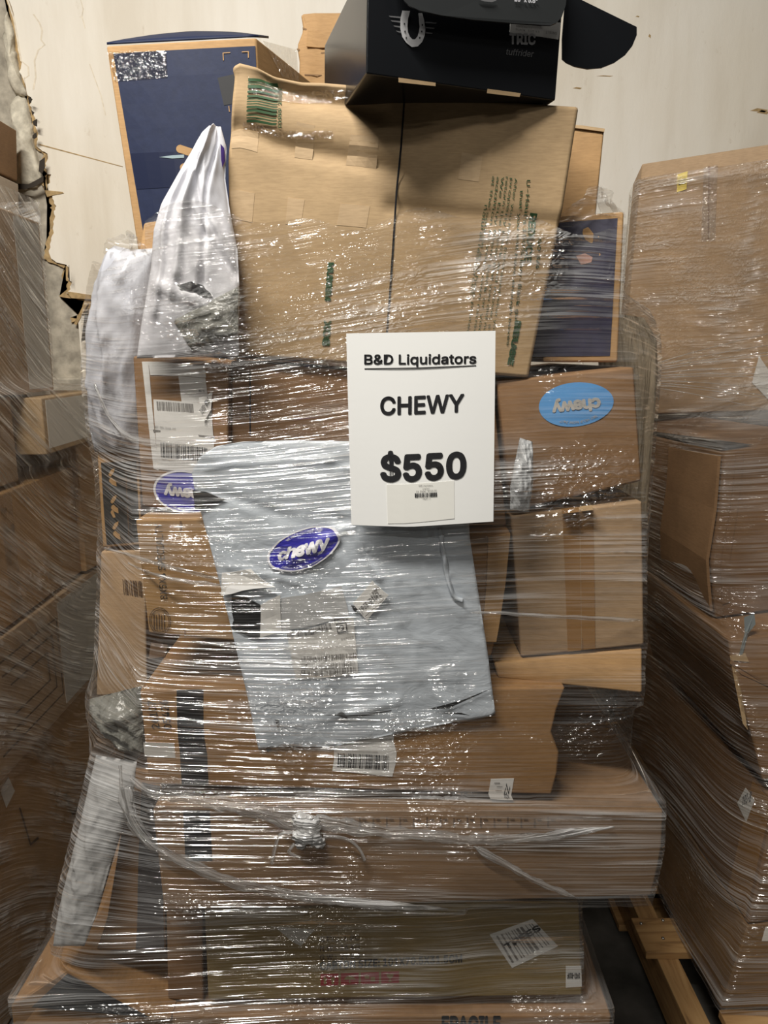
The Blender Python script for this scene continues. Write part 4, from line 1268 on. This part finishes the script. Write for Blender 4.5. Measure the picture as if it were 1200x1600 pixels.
# ---- lower left: upright carton and peaked carton
s = Surf((204, 1200), (252, 1210), (258, 1486), (150, 1486), (1.15, 1.14, 1.12, 1.13), D=(0.0, 0.4, 0.0), disp=bulge(0.003, 24), left=[(166, 1440), (186, 1320)])
t = carton('carton', 'leaning upright carton with a grey printed band behind the slim white mailer', s, K_MID)
f = s.face('front')
slab('grey_band', f, [(222, 1222), (250, 1228), (257, 1482), (212, 1482)], plain('dark_grey_print', (0.075, 0.068, 0.07), 0.6), t, 0.0005, (3, 8))

rz0 = P(112, 1514, 1.095)
A_, B_, C_ = P(16, 1572, 1.06), P(105, 1513, 1.10), P(330, 1640, 1.09)
A2, B2, C2 = A_ + Vector((0.02, 0.42, 0.03)), B_ + Vector((0.02, 0.34, 0.02)), C_ + Vector((0.0, 0.4, 0.0))
b0, b1 = Vector((A_.x + 0.01, A_.y, 0.302)), Vector((C_.x, C_.y, 0.302))
base_z = 0.302
pk = thing('carton', 'crushed carton with a peaked golden top and dark front at the lower left corner', 'box', Vector(((A_.x + C_.x) / 2, 1.25, base_z)))
# closed wedge: front triangle, two roof slopes, back triangle, underside
Cb = Vector((P(268, 1588, 1.09).x, 1.09, base_z)); Cb2 = Cb + Vector((0, 0.36, 0))
Ab = Vector((A_.x, A_.y, base_z)); Ab2 = Vector((A2.x, A2.y, base_z))
if A_.z < base_z + 0.002: A_.z = A2.z = base_z + 0.002
verts = [Ab, A_, B_, Cb, Ab2, A2, B2, Cb2]
faces = [(0, 3, 2, 1), (4, 5, 6, 7), (1, 2, 6, 5), (2, 3, 7, 6), (0, 1, 5, 4), (0, 4, 7, 3)]
w = mk('body', verts, faces, K_ORANGE, pk)
bv = w.modifiers.new('edge', 'BEVEL'); bv.width = 0.004; bv.segments = 2
note('centre', w)
fw = Surf(B_ + Vector((-0.06, 0, 0)), B_ + Vector((0.06, 0, 0)), Vector((Cb.x, 1.09, base_z)), Vector((A_.x, 1.06, base_z)), 1.08)
mid = (Ab + Cb) / 2
pt_ = lambda u, v: (A_.lerp(Cb, u)).lerp(B_, v)
V = [pt_(0.12, 0.06), pt_(0.9, 0.06), pt_(0.5, 0.92), pt_(0.42, 0.92)]
V = [v + Vector((0, -0.004, 0)) for v in V]
mk('black_print', V, [(0, 1, 2, 3)], BLACK, pk)
V = [B_ + (B2 - B_) * 0.03 + (C_ - B_).normalized() * 0.01, B_ + (B2 - B_) * 0.03 + (C_ - B_).normalized() * 0.10, B_ + (B2 - B_) * 0.25 + (C_ - B_).normalized() * 0.10, B_ + (B2 - B_) * 0.25 + (C_ - B_).normalized() * 0.01]
sl = lambda a, b: B_.lerp(Cb, a).lerp(B2.lerp(Cb2, a), b)
letters('printed_text', sl, '16 LT', (0.12, 0.30), (0.62, 0.42), (0.10, 0.62), INK, pk, 0.02, -0.002 if fnormal(sl, 0.5, 0.5).z < 0 else 0.002, px=False)

# ================================================================== SIDE LOADS
# right
s = Surf((1003, 256), (1275, 214), (1275, 640), (966, 648), (2.05, 1.84, 1.84, 2.05), D=(0.05, 0.22, 0), disp=bulge(0.02, 30, 0.004))
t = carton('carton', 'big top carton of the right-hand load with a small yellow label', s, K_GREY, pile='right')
f = s.face('front')
slab('yellow_label', f, [(1059, 273), (1075, 268), (1073, 296), (1058, 301)], YELLOW, t, 0.001, (2, 2), lift=0.002)
letters('label_print', f, '151', (1061, 290), (1072, 287), (1061, 282), INK, t, 0.012, 0.005)
slab('torn_label', f, [(1186, 556), (1216, 600), (1216, 640), (1175, 597)], LABEL, t, 0.001, (3, 3), lift=0.002)
flat('flap_seam', f, [[(1107, 260), (1109, 260), (1108, 374), (1106, 374)]], K_DARK, t, off=0.003)
slab('clear_tape', f, [(1100, 262), (1122, 258), (1118, 376), (1096, 378)], CTAPE, t, 0.0006, (2, 4), lift=0.003)
s = Surf((1130, 708), (1300, 680), (1300, 940), (1118, 966), (1.45, 1.42, 1.40, 1.43), D=(-0.02, 0.62, -0.01), disp=bulge(0.01, 31, 0.004), left=[(1110, 880), (1124, 790)])
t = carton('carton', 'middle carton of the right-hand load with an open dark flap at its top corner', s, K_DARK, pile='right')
f = s.face('front')
slab('upright_flap', s.face('left'), [(0.62, 0.1), (1.0, 0.05), (1.0, 0.98), (0.62, 0.96)], K_MID, t, 0.006, (3, 6), px=False, lift=0.004)
flat('opening_shade', s.face('top'), [[(0.02, 0.03), (0.32, 0.03), (0.10, 0.7), (0.02, 0.7)]], BLACK, t, px=False, off=0.004)  # black patch painted on the closed top for the opening's shaded inside
slab('edge_strip', f, [(1150, 706), (1162, 704), (1140, 940), (1128, 944)], K_DARK, t, 0.001, (2, 8), lift=0.001)
slab('white_label', f, [(1186, 556), (1215, 600), (1215, 650), (1174, 596)], LABEL, t, 0.001, (2, 2)) if False else None
s = Surf((1138, 1000), (1300, 980), (1300, 1204), (1192, 1220), (1.33, 1.31, 1.28, 1.295), D=(0.0, 0.6, 0.0), disp=bulge(0.008, 32, 0.004), left=[(1172, 1140), (1144, 1050)])
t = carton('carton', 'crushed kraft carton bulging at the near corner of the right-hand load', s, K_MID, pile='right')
f = s.face('front')
flat('scuff', f, [[(1162, 964), (1178, 958), (1180, 975), (1168, 990), (1160, 1022), (1154, 1024), (1163, 988)]], plain('grey_scuff', (0.17, 0.19, 0.19), 0.8), t, off=0.002)
flat('crease', f, [[(1142, 1030), (1160, 1046), (1200, 1066), (1200, 1072), (1158, 1053), (1140, 1036)]], K_DARK, t, off=0.002)
flat('torn_fibre', f, [[(1140, 1024), (1164, 1020), (1170, 1034), (1146, 1032), (1158, 1080), (1168, 1140), (1160, 1130), (1148, 1070)]], K_PALE, t, off=0.002)
s = Surf((1212, 1256), (1340, 1235), (1330, 1420), (1168, 1444), (1.27, 1.25, 1.25, 1.275), D=(0.0, 0.88, 0.0), disp=bulge(0.006, 33))
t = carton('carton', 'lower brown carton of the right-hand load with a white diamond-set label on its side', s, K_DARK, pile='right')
f = s.face('left')
slab('small_label', f, [(1166, 1231), (1180, 1250), (1167, 1284), (1153, 1255)], LABEL, t, 0.0008, (2, 2), lift=0.001)
letters('label_print', f, '193-B', (1161, 1260), (1175, 1252), (1163, 1244), INK, t, 0.012, 0.003)
slab('brown_tape', f, [(0.90, 0.02), (0.985, 0.02), (0.985, 0.98), (0.90, 0.98)], TAPEB, t, 0.0006, (2, 6), px=False)
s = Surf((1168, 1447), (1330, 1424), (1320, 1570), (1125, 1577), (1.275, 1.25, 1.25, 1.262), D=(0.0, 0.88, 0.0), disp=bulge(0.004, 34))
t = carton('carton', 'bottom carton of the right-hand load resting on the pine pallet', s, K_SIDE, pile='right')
f = s.face('left')
flat('diamond_print', f, [[(1105, 1482), (1119, 1508), (1112, 1526), (1098, 1502)]], K_DARK, t, off=0.0015)
flat('diamond_print', f, [[(1105, 1486), (1116, 1508), (1112, 1521), (1101, 1502)]], K_SIDE, t, off=0.0022)
flat('handling_print', f, [[(1072, 1446), (1086, 1444), (1088, 1466), (1075, 1460)]], K_DARK, t, off=0.0015)
slab('white_label', s.face('front'), [(1196, 1408 + 40), (1215, 1405 + 40), (1210, 1430 + 40), (1190, 1430 + 40)], LABEL, t, 0.0006, (2, 2))

# left
def wbox(label, x0, x1, y0, y1, z0, z1, mat, seed, yaw=0.0, group=None):
    """carton whose right-hand side faces the gap; front = side facing +x"""
    c = Vector(((x0 + x1) / 2, (y0 + y1) / 2, 0))

    def r(x, y, z):
        dx, dy = x - c.x, y - c.y
        return Vector((c.x + dx * math.cos(yaw) - dy * math.sin(yaw), c.y + dx * math.sin(yaw) + dy * math.cos(yaw), z))
    s = Surf(r(x0, y0, z1), r(x1, y0, z1), r(x1, y0, z0), r(x0, y0, z0), 1, D=r(x1, y1, z0) - r(x1, y0, z0), disp=bulge(0.003, seed))
    return s, carton('carton', label, s, mat, pile='left', group=group)


s, t = wbox('bottom carton of the left-hand load, with printed line drawing on its side', -1.70, -0.83, 1.18, 2.15, 0.002, 0.55, K_LIGHT, 41)
f = s.face('right')
for pl in ([(28, 1262), (46, 1322), (60, 1310), (58, 1307), (47, 1317), (31, 1262)], [(100, 1240), (112, 1275), (122, 1262), (120, 1260), (112, 1270), (103, 1240)]):
    flat('line_drawing', f, [pl], BROWNINK, t, off=0.002)
slab('small_label', f, [(12, 1214), (22, 1236), (9, 1262), (0, 1236)], LABEL, t, 0.0008, (2, 2), lift=0.001)
s, t = wbox('long carton with printed rectangles in the left-hand load', -1.66, -0.815, 1.22, 2.08, 0.56, 0.86, K_GREY, 42, 0.0)
f = s.face('right')
for r_ in (0, 9, 18):
    flat('line_drawing', f, [[(0.25 + r_ * .004, 0.16 + r_ * .012), (0.60 - r_ * .004, 0.16 + r_ * .012), (0.60 - r_ * .004, 0.175 + r_ * .012), (0.25 + r_ * .004, 0.175 + r_ * .012)],
                             [(0.60 - r_ * .004, 0.16 + r_ * .012), (0.606 - r_ * .004, 0.16 + r_ * .012), (0.606 - r_ * .004, 0.84 - r_ * .012), (0.60 - r_ * .004, 0.84 - r_ * .012)],
                             [(0.25 + r_ * .004, 0.83 - r_ * .012), (0.60 - r_ * .004, 0.83 - r_ * .012), (0.60 - r_ * .004, 0.845 - r_ * .012), (0.25 + r_ * .004, 0.845 - r_ * .012)]], BROWNINK, t, px=False, off=0.002)
slab('grey_panel', f, [(0.62, 0.05), (0.93, 0.05), (0.93, 0.95), (0.62, 0.95)], LABELTAN, t, 0.0006, (3, 3), px=False)
s, t = wbox('brown carton in the middle of the left-hand load', -1.62, -0.82, 1.20, 1.95, 0.87, 1.16, K_LIGHT, 43, 0.02)
slab('clear_tape', s.face('right'), [(0.45, 0.02), (0.52, 0.02), (0.52, 0.98), (0.45, 0.98)], CTAPE, t, 0.0006, (2, 4), px=False)
s, t = wbox('small tilted carton at the far corner of the left-hand load', -1.10, -0.80, 1.96, 2.16, 0.87, 1.22, K_LIGHT, 44, -0.12)
s, t = wbox('carton sticking out beside the wall in the left-hand load', -1.30, -0.78, 1.68, 2.05, 1.225, 1.355, K_PALE, 45, 0.03)
slab('white_sheet', s.face('right'), [(0.05, 0.1), (0.8, 0.1), (0.8, 0.95), (0.05, 0.95)], LABEL, t, 0.0008, (2, 2), px=False)
s, t = wbox('dark carton with a barcode label in the upper left-hand load', -1.60, -0.83, 1.18, 1.66, 1.17, 1.36, K_GREY, 47, 0.0)
f = s.face('right')
slab('barcode_label', f, [(38, 592), (72, 585), (88, 672), (52, 688)], LABEL, t, 0.0008, (3, 3), lift=0.001)
bars('label_barcode', f, [(50, 660), (81, 647), (83, 667), (53, 680)], INK, t, 16, 71, off=0.0035)
s, t = wbox('top carton of the left-hand load under hazy film', -1.60, -0.81, 1.20, 1.84, 1.365, 1.755, K_GREY, 46, 0.0)
f = s.face('right')
slab('white_sheet', f, [(0.80, 0.02), (0.985, 0.02), (0.985, 0.98), (0.80, 0.98)], LABELTAN, t, 0.0008, (3, 4), px=False)
s = Surf((-100, 190), (-6, 184), (-4, 268), (-100, 272), (2.28, 2.28, 2.28, 2.28), D=0.12, disp=bulge(0.003, 48))
t = carton('carton', 'brown carton against the wall behind the left-hand load', s, K_MID, pile=None)
f = s.face('front')
for r_ in (14, 10):
    oval('maker_stamp', f, (-16, 232), (-16 + r_, 232), (-16, 232 - r_ * 1.4), BROWNINK, t, 28, inner=0.92)
s = Surf((-100, 274), (-8, 270), (-6, 345), (-100, 345), (2.26, 2.26, 2.26, 2.26), D=0.14, disp=bulge(0.01, 49))
carton('carton', 'pale film-wrapped carton right under the one against the wall', s, kraft('kraft_whitened', (0.50, 0.42, 0.34)), pile=None)
s = Surf((-80, 347), (10, 347), (14, 600), (-80, 600), (2.26, 2.26, 2.26, 2.26), D=0.14, disp=bulge(0.004, 50))
carton('carton', 'carton hidden behind the top of the left-hand load', s, K_DARK, pile=None)


# ================================================================== STRETCH FILM
def hull2(p):
    p = sorted(set(map(tuple, np.round(p, 4))))
    if len(p) < 3: return p
    def half(q):
        h = []
        for a in q:
            while len(h) >= 2 and (h[-1][0] - h[-2][0]) * (a[1] - h[-2][1]) - (h[-1][1] - h[-2][1]) * (a[0] - h[-2][0]) <= 0: h.pop()
            h.append(a)
        return h
    lo, up = half(p), half(p[::-1])
    return lo[:-1] + up[:-1]


def vnoise(u, v, seed):
    """smooth lattice noise on arrays"""
    rg = np.random.RandomState(seed); tab = rg.rand(256, 256) * 2 - 1
    ui, vi = np.floor(u).astype(int), np.floor(v).astype(int)
    fu, fv = u - ui, v - vi
    fu = fu * fu * (3 - 2 * fu); fv = fv * fv * (3 - 2 * fv)
    g = lambda a, b: tab[a % 256, b % 256]
    return (g(ui, vi) * (1 - fu) + g(ui + 1, vi) * fu) * (1 - fv) + (g(ui, vi + 1) * (1 - fu) + g(ui + 1, vi + 1) * fu) * fv


def wrap(pile, c, z0, ztop, mat, parent, nth=640, nz=300, close=0.10, off=0.005, ridge=0.0016, th0=0.0, th1=2 * math.pi, seed=3, tilt=0.0):
    pts = np.vstack(PTS[pile])
    zmax = max(ztop(math.radians(d)) for d in range(0, 360, 3)) + 0.02
    zs = np.arange(z0, zmax + 0.01, 0.01)
    th = np.linspace(th0, th1, nth)
    e = np.stack([np.cos(th), np.sin(th)], 1)
    R = np.zeros((len(zs), nth))
    for k, z in enumerate(zs):
        m = np.abs(pts[:, 2] - z) < 0.022
        q = pts[m][:, :2] - np.array(c)
        if len(q) < 3:
            R[k] = R[k - 1] if k else 0.3; continue
        q = np.vstack([q, [[-.1, -.1], [.1, -.1], [.1, .1], [-.1, .1]]])
        h = np.array(hull2(q))
        nx = np.roll(h, -1, 0)
        n = np.stack([nx[:, 1] - h[:, 1], -(nx[:, 0] - h[:, 0])], 1)
        l = np.linalg.norm(n, axis=1); ok = l > 1e-9
        n = n[ok] / l[ok][:, None]; d = (n * h[ok]).sum(1)
        den = e @ n.T
        r = np.where(den > 1e-6, d[None, :] / np.maximum(den, 1e-6), 1e9)
        R[k] = r.min(1)
    # the film bridges hollows: closing along the height
    w = int(close / 0.01 / 2)
    pad = lambda a: np.concatenate([np.repeat(a[:1], w, 0), a, np.repeat(a[-1:], w, 0)])
    D = np.max([pad(R)[i:i + len(R)] for i in range(2 * w + 1)], 0)
    E = np.min([pad(D)[i:i + len(D)] for i in range(2 * w + 1)], 0)
    ker = np.array([1, 2, 3, 2, 1.]); ker /= ker.sum()
    Ep = np.concatenate([np.repeat(E[:1], 2, 0), E, np.repeat(E[-1:], 2, 0)])
    G = sum(ker[i] * Ep[i:i + len(E)] for i in range(5))
    hw = max(3, nth // 70)
    kt = np.hanning(2 * hw + 3)[1:-1]; kt /= kt.sum()
    for _ in range(2):
        Gp = np.concatenate([np.repeat(G[:, :1], hw, 1), G, np.repeat(G[:, -1:], hw, 1)], 1)
        G = sum(kt[i] * Gp[:, i:i + nth] for i in range(2 * hw + 1))
    R = np.maximum(G, R) + off
    Ep = np.concatenate([np.repeat(R[:1], 2, 0), R, np.repeat(R[-1:], 2, 0)])
    R = np.maximum(sum(ker[i] * Ep[i:i + len(R)] for i in range(5)), R - 0.001)
    # dense sheet
    zt = np.array([ztop(t) for t in th])
    f = np.linspace(0, 1, nz)[:, None]
    Z = z0 + (zt[None, :] - z0) * f
    zi = np.clip((Z - z0) / 0.01, 0, len(zs) - 1.001)
    i0 = zi.astype(int); fr = zi - i0
    jj = np.arange(nth)[None, :].repeat(nz, 0)
    RR = R[i0, jj] * (1 - fr) + R[i0 + 1, jj] * fr
    arc = th[None, :] * 0.62
    vv = Z + tilt * arc + 0.03 * vnoise(arc * 3 + 0 * Z, Z * 3, seed + 5)
    rd = vnoise(arc * 5 + 0 * Z, vv * 70, seed) * 0.6 + vnoise(arc * 9 + 0 * Z, vv * 150, seed + 1) * 0.4
    RR = RR + np.abs(rd) * ridge + 0.0006
    X = c[0] + RR * np.cos(th)[None, :]; Yv = c[1] + RR * np.sin(th)[None, :]
    co = np.stack([X, Yv, Z], 2).reshape(-1, 3)
    o0 = np.array(ORG[parent.name])
    me = bpy.data.meshes.new('film_sheet')
    k = np.arange((nz - 1) * nth).reshape(nz - 1, nth)[:, :-1].ravel()
    quads = np.stack([k, k + 1, k + nth + 1, k + nth], 1)
    me.vertices.add(len(co)); me.vertices.foreach_set('co', (co - o0).ravel())
    me.loops.add(quads.size); me.loops.foreach_set('vertex_index', quads.ravel().astype(np.int32))
    me.polygons.add(len(quads)); me.polygons.foreach_set('loop_start', np.arange(0, quads.size, 4, dtype=np.int32))
    me.update(calc_edges=True)
    me.polygons.foreach_set('use_smooth', np.ones(len(quads), dtype=bool))
    lay = me.uv_layers.new(name='UVMap')
    uv = np.stack([np.broadcast_to(arc, Z.shape), Z], 2).reshape(-1, 2)
    lay.data.foreach_set('uv', uv[quads.ravel()].astype(np.float32).ravel())
    me.materials.append(mat); me.validate()
    o = bpy.data.objects.new('film_sheet', me); COL.objects.link(o); o.parent = parent
    ORG[o.name] = ORG[parent.name]
    # sampler for things that lie on the film
    def front_y(x, z):
        best = None
        for it in range(1):
            y = 1.1
            for _ in range(12):
                a = math.atan2(y - c[1], x - c[0]) % (2 * math.pi)
                if a < th0: a += 2 * math.pi
                j = int(np.clip((a - th0) / (th1 - th0) * (nth - 1), 0, nth - 1))
                i = int(np.clip((z - z0) / 0.01, 0, len(zs) - 1))
                r = R[i, j] + ridge + 0.0012
                y2 = c[1] - math.sqrt(max(1e-6, r * r - (x - c[0]) ** 2)) if abs(x - c[0]) < r else y
                if abs(y2 - y) < 1e-5: break
                y = 0.5 * y + 0.5 * y2
            best = y
        return best
    return o, front_y


fc = (-0.08, 1.60)
ft0 = thing('stretch_film', 'clear crinkled stretch film wound around the central load, knotted low at the front', 'stretch film', (fc[0], fc[1], 0.13))


def ztc(a):
    a = a % (2 * math.pi)
    x = fc[0] + 0.5 * math.cos(a)
    fr = max(0.0, -math.sin(a))
    z = 1.60 + 0.035 * fr + 0.012 * math.sin(a * 9) + 0.008 * math.sin(a * 23 + 1)
    if x > 0.15 and fr > 0: z += 0.025 * (x - 0.15) / 0.2
    if x < -0.3: z -= 0.03
    return z


fo, FY = wrap('centre', fc, 0.13, ztc, FILM, ft0, nth=900, nz=420, close=0.22, th0=math.radians(90), th1=math.radians(450))


def onfilm(px, py, lift=0.002):
    p = P(px, py, 1.07)
    for _ in range(6):
        y = FY(p.x, p.z)
        p = P(px, py, y - lift)
    return p


ropes = [
    ([(206, 1216), (238, 1240), (300, 1246), (360, 1258), (420, 1270), (470, 1282)], lambda f: 0.006 + 0.010 * f),
    ([(492, 1284), (530, 1290), (600, 1300), (680, 1306), (760, 1312), (860, 1306), (960, 1292)], lambda f: 0.012 - 0.006 * f),
    ([(196, 1230), (204, 1268), (226, 1306), (262, 1334), (330, 1366), (400, 1388), (480, 1402), (600, 1414), (700, 1420)], lambda f: 0.011 - 0.004 * f),
    ([(740, 1322), (790, 1350), (840, 1378), (900, 1402)], lambda f: 0.006 - 0.002 * f),
    ([(162, 856), (215, 871), (270, 888), (346, 905)], lambda f: 0.0016 + 0.0022 * f),
    ([(200, 880), (240, 897), (290, 908), (346, 914)], lambda f: 0.0014 + 0.0022 * f),
    ([(735, 957), (800, 959), (900, 965), (1004, 969)], lambda f: 0.002 + 0.0015 * f),
    ([(155, 1000), (160, 1028), (190, 1070), (226, 1098), (300, 1094)], lambda f: 0.0013),
    ([(148, 600), (170, 650), (205, 684), (260, 694), (340, 690)], lambda f: 0.003 + 0.002 * math.sin(f * 3)),
    ([(188, 1196), (192, 1250), (206, 1290), (240, 1330)], lambda f: 0.006),
    ([(300, 1002), (380, 1012), (480, 1012), (640, 1006)], lambda f: 0.002),
]
for k, (pp, rad) in enumerate(ropes):
    tube('film_rope', [onfilm(x, y, 0.001) for x, y in pp], rad, ROPE, ft0, 12, 10, 0.4, k * 3.1, 0.8, taper=(k in (3, 6, 10), k not in (0,)))
# the knot
KN = film('bunched_film', haze=0.34, gloss=0.9, base=1.0, fine=150, seed=91.0)
for k, (x, y, r) in enumerate(((472, 1284, 0.015), (484, 1290, 0.017), (478, 1304, 0.016), (490, 1308, 0.013), (498, 1316, 0.010), (468, 1306, 0.011), (470, 1320, 0.008))):
    bm = bmesh.new(); bmesh.ops.create_icosphere(bm, subdivisions=3, radius=1.0)
    c0 = onfilm(x, y, r * 0.5)
    vs = [c0 + Vector((v.co.x * r, v.co.y * r * 0.7, v.co.z * r)) * (1 + 0.35 * noise.noise(v.co * 2.6 + Vector((k * 5, 0, 0)))) for v in bm.verts]
    bm.verts.index_update()
    mk('film_knot', vs, [tuple(v.index for v in f.verts) for f in bm.faces], KN, ft0, True, uv=[(v.x, v.z) for v in vs]); bm.free()
for pp in ([(468, 1302), (440, 1302), (430, 1325), (424, 1350)], [(505, 1306), (540, 1310), (560, 1325), (570, 1345)], [(460, 1318), (452, 1332), (470, 1340)]):
    tube('film_tail', [onfilm(x, y, 0.004) for x, y in pp], 0.0028, ROPE, ft0, 8, 8, 0.4, 5.0, 0.4)


# loose tufts of film at the top edge
def tuft(pts, Y, seed):
    V, F, UV = [], [], []
    poly_ = [P(x, y, Y) for x, y in pts]
    a, b, c_, d = poly_[0], poly_[1], poly_[2], poly_[3]
    n = 14
    for j in range(n + 1):
        for i in range(n + 1):
            u, v = i / n, j / n
            p = a.lerp(b, u).lerp(d.lerp(c_, u), v)
            p = p + Vector((0.006 * noise.noise(Vector((u * 4 + seed, v * 3, 0))), 0.02 * noise.noise(Vector((u * 5, v * 4 + seed, 2))), 0.008 * noise.noise(Vector((u * 6, v * 2, seed)))))
            V.append(p); UV.append((p.x, p.z))
    for j in range(n):
        for i in range(n):
            k = j * (n + 1) + i; F.append((k, k + n + 1, k + n + 2, k + 1))
    return mk('loose_film', V, F, FILM, ft0, True, uv=UV)


tuft([(862, 345), (930, 290), (976, 332), (870, 360)], 1.15, 1.0)
tuft([(930, 288), (948, 296), (978, 340), (936, 340)], 1.17, 2.0)
tuft([(166, 376), (205, 362), (215, 400), (160, 405)], 1.25, 3.0)
tuft([(205, 366), (228, 388), (240, 398), (196, 404)], 1.24, 4.0)

# films of the neighbours
fr0 = thing('stretch_film', 'film stretched over the right-hand load of brown cartons', 'stretch film', (1.1, 1.75, 0.13))
wrap('right', (1.02, 1.94), 0.14, lambda a: 1.895, FILM_R, fr0, nth=420, nz=260, close=0.55, ridge=0.0006, seed=11, tilt=-0.2, th0=math.radians(60), th1=math.radians(420))
for k in range(11):
    y1 = 520 + k * 13 - (8 if k % 3 == 0 else 0)
    a = P(1012, 572 + k * 3.2, 1.80); b = P(1240, y1, 1.52)
    m1 = a.lerp(b, 0.33) + Vector((0, 0, 0.004)); m2 = a.lerp(b, 0.66) + Vector((0, 0, 0.003))
    tube('film_strand', [a, m1, m2, b], 0.0011, ROPE, fr0, 6, 6, 1.0, k * 2.0, 0.3, taper=(True, True))
fl0 = thing('stretch_film', 'hazy film stretched over the left-hand load of cartons', 'stretch film', (-1.2, 1.65, 0.13))
wrap('left', (-1.2, 1.65), 0.02, lambda a: 1.80, FILM_L, fl0, nth=420, nz=260, close=0.40, seed=21, tilt=0.3, th0=math.radians(120), th1=math.radians(480))

# ================================================================== PRICE SIGN (taped over the film)
yy = min(FY(P(x, y, 1.06).x, P(x, y, 1.06).z) for x in (545, 600, 660, 720, 770) for y in (520, 600, 670, 740, 815)) - 0.003
s = Surf((541, 521), (774, 517), (771, 815), (549, 820), yy, bottom=[(640, 822)], disp=lambda u, v: 0.0035 * math.sin(math.pi * u) * (1 - v) + 0.0012 * math.sin(5 * u + 3 * v))
base = (s.c[2] + s.c[3]) / 2
t = thing('price_sign', 'white paper price sign reading B&D Liquidators CHEWY $550, taped to the film', 'sign', base)
f = s.face('front')
slab('paper', f, [(0, 1), (1, 1), (1, 0), (0, 0)], PAPER, t, 0.0004, (16, 20), px=False)
letters('sign_lettering', f, 'B&D Liquidators', (569, 573.5), (744, 572), (569, 553.5), INK, t, 0.017)
flat('underline', f, [[(569.5, 575.5), (656, 574), (744, 570.5), (744, 572), (656, 575.5), (569.5, 577.2)]], INK, t)
letters('sign_lettering', f, 'CHEWY', (594, 649), (725, 644), (594, 619.5), INK, t, 0.020)
letters('sign_lettering', f, '$550', (594, 758), (728.5, 753), (593.5, 704), INK, t, 0.030)
slab('price_sticker', f, [(604, 757), (709.5, 751), (710, 810), (606, 818)], plain('sticker_cream', (0.80, 0.79, 0.74), 0.55), t, 0.0004, (4, 4), lift=0.0006)
letters('sticker_print', f, 'B&D Liquidators', (654, 760.2), (676, 759.6), (654, 757.5), INKG, t, 0.0, 0.0018)
letters('sticker_print', f, 'CHEWY', (660, 764.5), (671, 764), (660, 762.3), INKG, t, 0.0, 0.0018)
letters('sticker_print', f, '1X  Pallet  $550.00', (650, 769.5), (682, 767.5), (650, 766), INKG, t, 0.0, 0.0018)
bars('sticker_barcode', f, [(648, 770.5), (683, 769), (683, 775.5), (648, 777)], INK, t, 18, 81, off=0.0018)
letters('sticker_print', f, '5845E1-2', (660, 780), (672, 779.5), (660, 777.5), INKG, t, 0.0, 0.0018)
